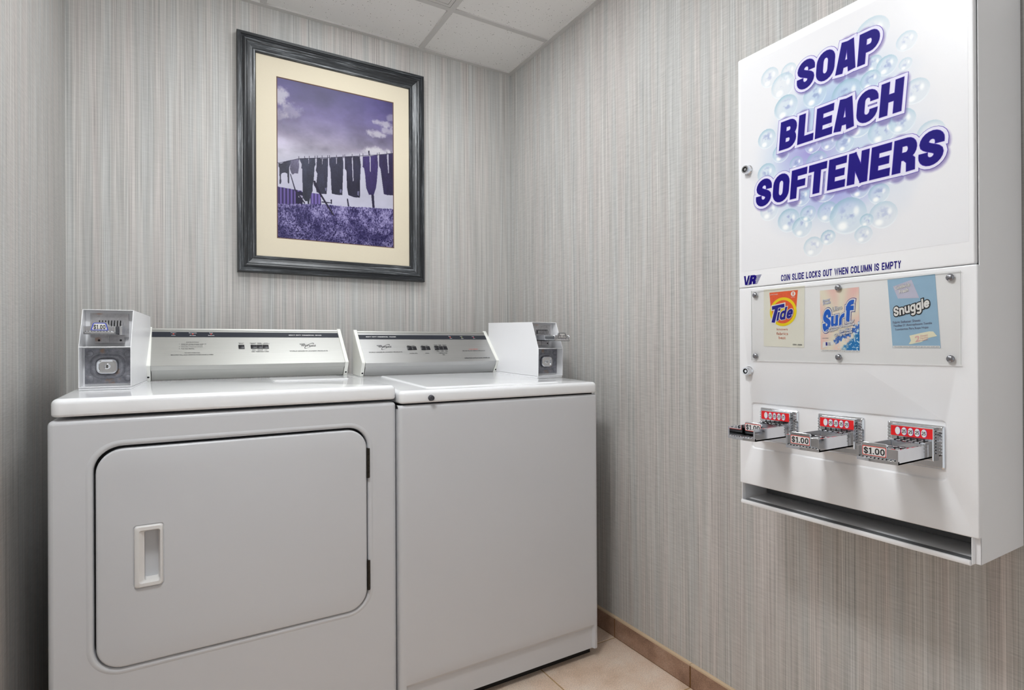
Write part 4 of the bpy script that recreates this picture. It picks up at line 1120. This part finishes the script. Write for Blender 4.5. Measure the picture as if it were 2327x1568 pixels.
for s, b in (('SOAP', (1.5160,1.6815,1.5625,1.6200)), ('BLEACH', (1.4755,1.7205,1.4500,1.5085)), ('SOFTENERS', (1.4165,1.7835,1.3380,1.3965))):
    mb = MB()
    poster(mb, VF, s, b, [(.125, 1, .0003), (.110, 2, .0005), (.022, 1, .0007), (.008, 0, .0009)], w=.215, gap=.10, shear=.09)
    obj('sign_lettering', mb, [INKNAVY, INKNAVY2, INKLAV], up, smooth=False, recalc=False)
mb = MB()
poster(mb, VF, 'COIN SLIDE LOCKS OUT WHEN COLUMN IS EMPTY', (1.4775,1.7141,1.1640,1.1778), [(0, 0, .0004)], w=.17, gap=.13, shear=.03)
obj('notice_lettering', mb, INKNAVY, up, smooth=False, recalc=False)
# maker's initials with speed stripes
mb = MB()
def vp(pts, h=.0004, mi=0): mb.poly([VF.p(u, v, h) for u, v in pts], mi)
vp([(1.3845,1.1853),(1.3890,1.1853),(1.3905,1.1700),(1.3958,1.1853),(1.4003,1.1853),(1.3925,1.1642),(1.3872,1.1642)])
poster(mb, VF, 'R', (1.3975,1.4185,1.1645,1.1853), [(0, 0, .0004)], w=.26, shear=.16)
for k in range(7):
    z = 1.1838-k*.0030; e = 1.4302-k*.0017; vp([(1.4135-k*.0004, z), (1.4130-k*.0004, z-.0013), (e-.001, z-.0013), (e, z)])
for k in range(6):
    z = 1.1800-k*.0030; vp([(1.3972-k*.0012, z), (1.3966-k*.0012, z-.0013), (1.402-k*.0003, z-.0013), (1.4025-k*.0003, z)])
obj('maker_emblem', mb, INKNAVY, up, smooth=False, recalc=False)
# clear display window with six round fasteners
mb = MB(); mb.box(VX-.0040, VX-.0022, -1.8050, -1.4060, .9905, 1.1487)
mb.m = [0 if all(abs(mb.v[i][0]-mb.v[f[0]][0]) < 1e-6 for i in f) else 1 for f in mb.f]
win = obj('display_window', mb, [ACRYL, simple('acrylic_edge', lin((196,198,196)), 0.3)], low, smooth=False)
for yy in (-1.4156, -1.6025, -1.7905):
    for z in (1.1385, 1.0005):
        mb = MB(); mb.lathe((VX-.0040, yy, z), (-1,0,0), [(.0062,0),(.0060,.0012),(.0050,.0026),(.0032,.0036),(.0010,.0040)], 20)
        mb.cyl((VX, yy, z), (-1,0,0), .003, .0041, 10)
        obj('rivet', mb, RIVET, low)
# coin slides
def coin_slide(k, yy, broken):
    mb = MB(); Wp, Hp = .0450, .0375
    pl = lambda e, y, r: [(x, y, z) for x, z in rrect(-Wp+e, Wp-e, -Hp+e, Hp-e, r, 4)]
    mb.loft([pl(0, .003, .003), pl(0, -.003, .003), pl(.0025, -.0055, .002)], 0, True, True)
    hb = lambda x0, x1, z0, z1, y: [(x0,y,z0),(x1,y,z0),(x1,y,z1),(x0,y,z1)]
    mb.loft([hb(-.0345,.0345,-.024,.0345,-.0052), hb(-.0335,.0335,-.0235,.0335,-.0150), hb(-.0320,.0320,-.022,.0320,-.0165)], 0, False, True)
    for q in range(8):
        z = -.012+q*.0055
        for x0, x1 in ((-.0425,-.0352),(.0352,.0425)): mb.box(x0, x1, -.0088, -.005, z, z+.0026)
    for q in range(6): mb.box(-.0262+q*.0098-.0038, -.0262+q*.0098+.0038, -.0285, -.016, .0052, .0085)     # coin cradles
    o = obj('coin_slide', mb, CHROME, None, bevel=.0005, seg=1)
    o.parent = ven; low_m = world_of(ven)
    loc = low_m.inverted() @ Vector((VX+.0035, yy, .8468)); o.location = loc
    mb = MB(); F = Frame((0, -.0166, 0), (1,0,0), (0,0,1))
    mb.poly([F.p(u, v, .0) for u, v in ((-.0330,.0140),(.0330,.0140),(.0330,.0318),(-.0330,.0318))], 0)
    for q in range(5):
        uc = -.0216+q*.0104
        mb.poly([F.p(uc+.0045*math.cos(a*math.pi/12), .0229+.0074*math.sin(a*math.pi/12), .0002) for a in range(24)], 3)
        mb.poly([F.p(uc-.0003+.0041*math.cos(a*math.pi/12), .0229+.0070*math.sin(a*math.pi/12), .0003) for a in range(24)], 1)
        if q: poster(mb, F, '25', (uc-.0033, uc+.0028, .0198, .0260), [(0, 2, .0006)], w=.17, gap=.10)
    lb = obj('coin_label', mb, [BRIGHTRED, LABELW, INKK, INKNAVY2], o, local=True, smooth=False, recalc=False)
    lb['label'] = 'bright red label with five round white spots, four marked 25'
    for q in range(5):
        mb = MB(); uc = -.0216+q*.0104; mb.box(uc-.0012, uc+.0012, -.0172, -.0160, .0030, .0128); mb.box(uc-.0012, uc+.0012, -.0285, -.0165, .0086, .0092)
        obj('coin_slot', mb, DARK, o, local=True, smooth=False)
    # drawer
    mb = MB(); xo = -.0035; w2 = .0325; z0, z1 = -.0190, .0055; yo = -.1255
    mb.box(xo-w2, xo+w2, yo+.002, -.012, z0, z0+.003)
    for x in (xo-w2, xo+w2-.0035): mb.box(x, x+.0035, yo, -.012, z0, z1)
    lipz = z0+.0058
    arc = [(xo-w2+2*w2*i/12, yo-.004*math.sin(math.pi*i/12)) for i in range(13)]
    mb.loft([[(x, y, z0) for x, y in arc]+[(x, y+.004, z0) for x, y in arc[::-1]], [(x, y, lipz) for x, y in arc]+[(x, y+.004, lipz) for x, y in arc[::-1]]], 0, True, True)
    for q in range(9): mb.box(xo-.026+q*.0062, xo-.0225+q*.0062, yo-.0022, yo+.004, lipz-.0005, lipz+.0014)
    for q in range(5): mb.box(xo-.027+q*.0128, xo-.0255+q*.0128, yo+.004, -.03, z0+.003, z0+.0042)
    py = yo+.003 if not broken else yo+.046
    mb.box(xo-w2+.003, xo+w2-.003, py+.006, -.016, -.0035, -.0010)       # coin bed behind the price plate
    for q in range(5):
        uc = -.0216+q*.0104
        if broken or q < 5: mb.lathe((uc, -.048, -.0010), (0,0,1), [(.0048,0),(.0048,.0003),(.0042,.0005),(0,.0003)], 16)
    obj('slide_drawer', mb, CHROME, o, local=True, bevel=.0007, seg=2)
    mb = MB(); F = Frame((xo-.003, py+.0012, 0), (1,0,0), (0,0,1))
    tab = rrect(-.0225, .0170, -.0125, .0120, .003, 4)
    mb.loft([[F.p(u, v, -.0035) for u, v in tab], [F.p(u, v, .0012) for u, v in tab]], 0, True, True)
    full = [(-.0290,-.0125),(.0345,-.0125),(.0345,.0050),(-.0290,.0050)]
    if not broken: mb.loft([[F.p(u, v, -.006) for u, v in full], [F.p(u, v, -.0005) for u, v in full]], 0, True, True)
    obj('price_plate', mb, CHROME, o, local=True, bevel=.0005, seg=1)
    mb = MB(); dz = 0 if not broken else .0035
    mb.poly([F.p(u, v+dz, .0014) for u, v in rrect(-.0215, .0165, -.0100, .0062, .002, 4)], 0)
    mb.poly([F.p(u, v+dz, .0016) for u, v in rrect(-.0204, .0154, -.0088, .0050, .0015, 4)], 1)
    dollar(mb, F, (-.0190, .0142, -.0072+dz, .0034+dz), .0019, 2)
    pl_ = obj('price_label', mb, [INKR, LABELW, INKK], o, local=True, smooth=False, recalc=False)
    pl_['label'] = 'white price label reading $1.00 in a red border'
for k, yy in enumerate((-1.4700, -1.6030, -1.7345)): coin_slide(k, yy, k == 0)

# ------------------------------------------------------------ sample packets behind the window
def packet(label, corners):
    """corners TL TR BR BL in (u,v) on the vending front; returns root mesh builder mapping (a,b) in 0..1 to points"""
    tl, tr_, br, bl = [Vector((c[0], c[1], 0)) for c in corners]
    def mp(a, b, h=0.0):
        p = bl*(1-a)*(1-b)+br*a*(1-b)+tr_*a*b+tl*(1-a)*b
        return VF.p(p.x, p.y, .0006+h)
    return mp
class PF:
    def __init__(s, mp, W_, H_): s.mp = mp; s.W = W_; s.H = H_
    def p(s, u, v, h=0.0): return s.mp(u/s.W, v/s.H, h)
def pk(mb, F, pts, h, mi): mb.poly([F.p(u, v, h) for u, v in pts], mi)
PKW = simple('packet_foil_cream', lin((230,228,216)), 0.35, bump=0.25, bscale=90)
PKO = simple('packet_orange', lin((232,96,56)), 0.4, noise=0.2, nscale=160)
PKY = simple('packet_yellow', lin((240,214,20)), 0.4)
PKB = simple('packet_deep_blue', lin((30,28,140)), 0.4)
PKR = simple('packet_rust_text', lin((200,110,80)), 0.5)
PKSKY = simple('packet_pale_blue', lin((152,186,212)), 0.45, noise=0.05, nscale=50)
PKCREAM = simple('packet_ribbon_cream', lin((236,232,205)), 0.45)
PKPINK = simple('packet_pink_text', lin((226,178,178)), 0.5)
PKLILAC = simple('packet_lilac_card', lin((196,194,214)), 0.45)
PKGREY = simple('packet_grey_text', lin((112,112,134)), 0.5)
PKCYAN = simple('packet_bright_blue', lin((30,96,200)), 0.4)
PKSPRAY = printed('packet_spray_print', 0.4)
def flat_packet(F, n=8):
    mb = MB()
    for h0, h1 in ((-.0003, 0),):
        A = [F.p(F.W*a, F.H*b, h0) for a, b in ((0,0),(1,0),(1,1),(0,1))]; B = [F.p(F.W*a, F.H*b, h1) for a, b in ((0,0),(1,0),(1,1),(0,1))]
        mb.loft([A, B], 0, True, True)
    return mb
# first packet: orange panel with a yellow ring
W_, H_ = .0945, .1285
mp = packet('', ((1.4356,1.1497),(1.5314,1.1497),(1.5292,1.0190),(1.4349,1.0225)))
F = PF(mp, W_, H_)
t = thing('soap_packet', 'cream detergent packet with orange panel and yellow ring, leftmost behind the clear window', 'packet', mp(.5, 0))
obj('pouch', flat_packet(F), PKW, t, smooth=False)
mb = MB(); S = W_
pk(mb, F, [(.150*S,.120),(.845*S,.1205),(.80*S,.070),(.195*S,.070)], .0002, 0)
cu, cv, R1 = .490*S, .0762, .0312
circ = lambda r, h, mi: pk(mb, F, [(cu+r*math.cos(a*math.pi/20), cv+r*math.sin(a*math.pi/20)) for a in range(40)], h, mi)
circ(R1, .0003, 1); circ(.0252, .0004, 0); 
pk(mb, F, [(cu-.004+.016*math.cos(a*math.pi/12)*(1 if a % 2 else .8), cv-.001+.017*math.sin(a*math.pi/12)*(1 if a % 2 else .8)) for a in range(24)], .0005, 1)
pk(mb, F, [(.735*S+.0052*math.cos(a*math.pi/10), .1135+.0052*math.sin(a*math.pi/10)) for a in range(20)], .0004, 2)
text(mb, F, '1', (.725*S,.748*S,.1103,.1167), .0005, 0, bold=.03)
text(mb, F, 'LOAD', (.69*S,.78*S,.1055,.1074), .0004, 2)
text(mb, F, 'ULTRA POWDER', (.17*S,.36*S,.1140,.1163), .0004, 2)
poster(mb, F, 't', (.205*S,.530*S,.0545,.0920), [(.06, 2, .0006), (0, 3, .0009)], w=.21, slant=.12)
poster(mb, F, 'ide', (.335*S,.770*S,.0600,.0870), [(.05, 2, .0011), (0, 3, .0014)], w=.21, gap=.09, shear=.24, slant=.16)
for s, c, h in (('knows', .0385, .0052), ('fabrics', .0290, .0062), ('best', .0200, .0060)):
    w_ = {'knows': .0255, 'fabrics': .0270, 'best': .0165}[s]
    text(mb, F, s, (.475*S-w_/2, .475*S+w_/2, c-h/2, c+h/2), .0003, 4, bold=.004)
text(mb, F, '0381-3606', (.735*S,.955*S,.0045,.0075), .0003, 5)
obj('printing', mb, [PKO, PKY, LABELW, PKB, PKR, INKK], t, smooth=False, recalc=False)
# second packet: pink and cream with big blue lettering and a spray of droplets
W_, H_ = .0760, .1260
mp = packet('', ((1.5640,1.1365),(1.6405,1.1368),(1.6412,1.0100),(1.5652,1.0118)))
F = PF(mp, W_, H_); S = W_
t = thing('soap_packet', 'pink and blue detergent packet with bubbly blue corner, middle one behind the clear window', 'packet', mp(.5, 0))
obj('pouch', flat_packet(F), LABELW, t, smooth=False)
nu, nv = 150, 230; us = np.linspace(0, 1, nu); vs = np.linspace(.03, .995, nv); uu, vv = np.meshgrid(us, vs)
ang = np.arctan2(vv-.45, uu-.5)
C = np.tile(np.array((234,226,206.)), (nv, nu, 1))
C = blend(C, (238,190,184), np.clip(.5+.5*np.sin(ang*7+1.2), 0, 1)*np.clip(np.hypot(uu-.5, vv-.45)*1.7-.15, 0, 1))
dist = (uu-.3)*.75-(vv-.02)*.95
C = blend(C, (26,118,186), sstep(.12, .30, dist+(fbm(uu*14, vv*22, 9, 3)-.5)*.25))
sp = np.exp(-((vv-(.17+.33*(uu-.35)))/.10)**2)*sstep(.25, .42, uu)
C = blend(C, (60,108,190), sstep(.45, .62, fbm(uu*22, vv*34, 12, 3)*sp*1.5))
C = blend(C, (205,232,246), sstep(.66, .74, fbm(uu*34, vv*52, 15, 2))*np.clip(sstep(.0, .2, dist)+sp, 0, 1))
grid_mesh('pouch_print', 0, 1, 0, 1, nu, nv, lambda u, v: np.array([tuple(mp(a, .03+.965*b, .0002)) for a, b in zip(u, v)]), linA(np.clip(C, 0, 255)), PKSPRAY, t)
mb = MB()
poster(mb, F, 'S', (.055*S,.305*S,.0405,.0865), [(.085, 2, .0004), (.06, 1, .0007), (0, 0, .0010)], w=.24, shear=.12, slant=.2)
poster(mb, F, 'ur', (.28*S,.655*S,.0500,.0830), [(.085, 2, .0004), (.06, 1, .0007), (0, 0, .0010)], w=.23, gap=.1, shear=.08, slant=.2)
poster(mb, F, 'f', (.655*S,.885*S,.0580,.1020), [(.085, 2, .0004), (.06, 1, .0007), (0, 0, .0010)], w=.20, shear=.08)
text(mb, F, 'Ultra', (.33*S,.58*S,.0830,.0910), .0010, 1, bold=.02, extra=((.06, 3, .0006),), slant=.2)
text(mb, F, 'Power', (.075*S,.27*S,.1020,.1075), .0010, 1, bold=.02, extra=((.055, 0, .0006),), slant=.22)
text(mb, F, 'Fresh', (.085*S,.28*S,.0965,.1015), .0010, 1, bold=.02, extra=((.055, 0, .0006),), slant=.22)
for s, b in (('active', (.225*S,.475*S,.0470,.0525)), ('Oxygen', (.145*S,.47*S,.0400,.0465)), ("l'actif", (.655*S,.885*S,.0565,.0625)), ('Oxygene', (.50*S,.885*S,.0485,.0560)), ('formula', (.495*S,.835*S,.0400,.0465)), ('Oxigenada', (.37*S,.835*S,.0325,.0395))):
    text(mb, F, s, b, .0013, 1, bold=.03, shear=.15, extra=((.055, 2, .0011),), slant=.2)
text(mb, F, 'LAUNDRY DETERGENT', (.04*S,.22*S,.0260,.0280), .0006, 3)
pk(mb, F, [(.06*S,.0190),(.33*S,.0215),(.36*S,.0150),(.05*S,.0065)], .0005, 1)
text(mb, F, '1', (.14*S,.18*S,.0120,.0190), .0008, 2, bold=.03); text(mb, F, 'LOAD', (.19*S,.27*S,.0160,.0185), .0008, 3); text(mb, F, 'USE', (.19*S,.27*S,.0128,.0150), .0008, 3)
text(mb, F, 'To order more labels call or go to our web site', (.04*S,.97*S,.0010,.0028), .0003, 3)
obj('printing', mb, [PKCYAN, LABELW, PKB, PKGREY], t, smooth=False, recalc=False)
# third packet: pale blue (its cartoon animal is left out)
W_, H_ = .0762, .1265
mp = packet('', ((1.6911,1.1449),(1.7671,1.1470),(1.7749,1.0186),(1.6994,1.0190)))
F = PF(mp, W_, H_); S = W_
t = thing('soap_packet', 'pale blue fabric softener packet with black-outlined lettering, rightmost behind the clear window', 'packet', mp(.5, 0))
obj('pouch', flat_packet(F), PKSKY, t, smooth=False)
mb = MB()
pk(mb, F, [(.11*S,.1130),(.52*S,.1215),(.65*S,.0880),(.20*S,.0900)], .0002, 2)
text(mb, F, 'Cuddle-Up', (.155*S,.49*S,.1065,.1150), .0008, 0, bold=.03, extra=((.05, 1, .0005),), slant=.20)
text(mb, F, 'Fresh', (.24*S,.44*S,.1000,.1065), .0008, 0, bold=.03, extra=((.05, 1, .0005),), slant=.20)
poster(mb, F, 'Snuggle', (.090*S,.850*S,.0640,.0815), [(.10, 1, .0006), (0, 0, .0010)], w=.21, gap=.06, slant=.24)
for s, b in (('Fabric Softener Sheets', (.05*S,.64*S,.0455,.0500)), ("Feuilles D' Assouplissant Textile", (.065*S,.87*S,.0388,.0440)), ('Suavizantes Para Ropa Hojas', (.09*S,.79*S,.0320,.0370))):
    text(mb, F, s, b, .0004, 3, bold=.01, slant=.05)
pk(mb, F, [(.385*S,.0220),(.62*S,.0262),(.80*S,.0288),(.88*S,.0285),(.95*S,.0205),(.78*S,.0175),(.62*S,.0105),(.42*S,.0070),(.355*S,.0065),(.41*S,.0130)], .0003, 4)
text(mb, F, '2', (.50*S,.60*S,.0110,.0215), .0006, 5, bold=.02, slant=.2)
for i, s in enumerate(('Sheets', 'Feuilles', 'Hojas')): text(mb, F, s, (.61*S,.77*S,.0205-i*.0040,.0235-i*.0040), .0006, 5, slant=.2)
pk(mb, F, [(.01*S,.0003),(.99*S,.0003),(.99*S,.0040),(.01*S,.0040)], .0002, 0)
text(mb, F, 'To order more labels call or go to our web site', (.04*S,.97*S,.0010,.0030), .0005, 3)
obj('printing', mb, [LABELW, INKK, PKLILAC, PKGREY, PKCREAM, PKPINK], t, smooth=False, recalc=False)
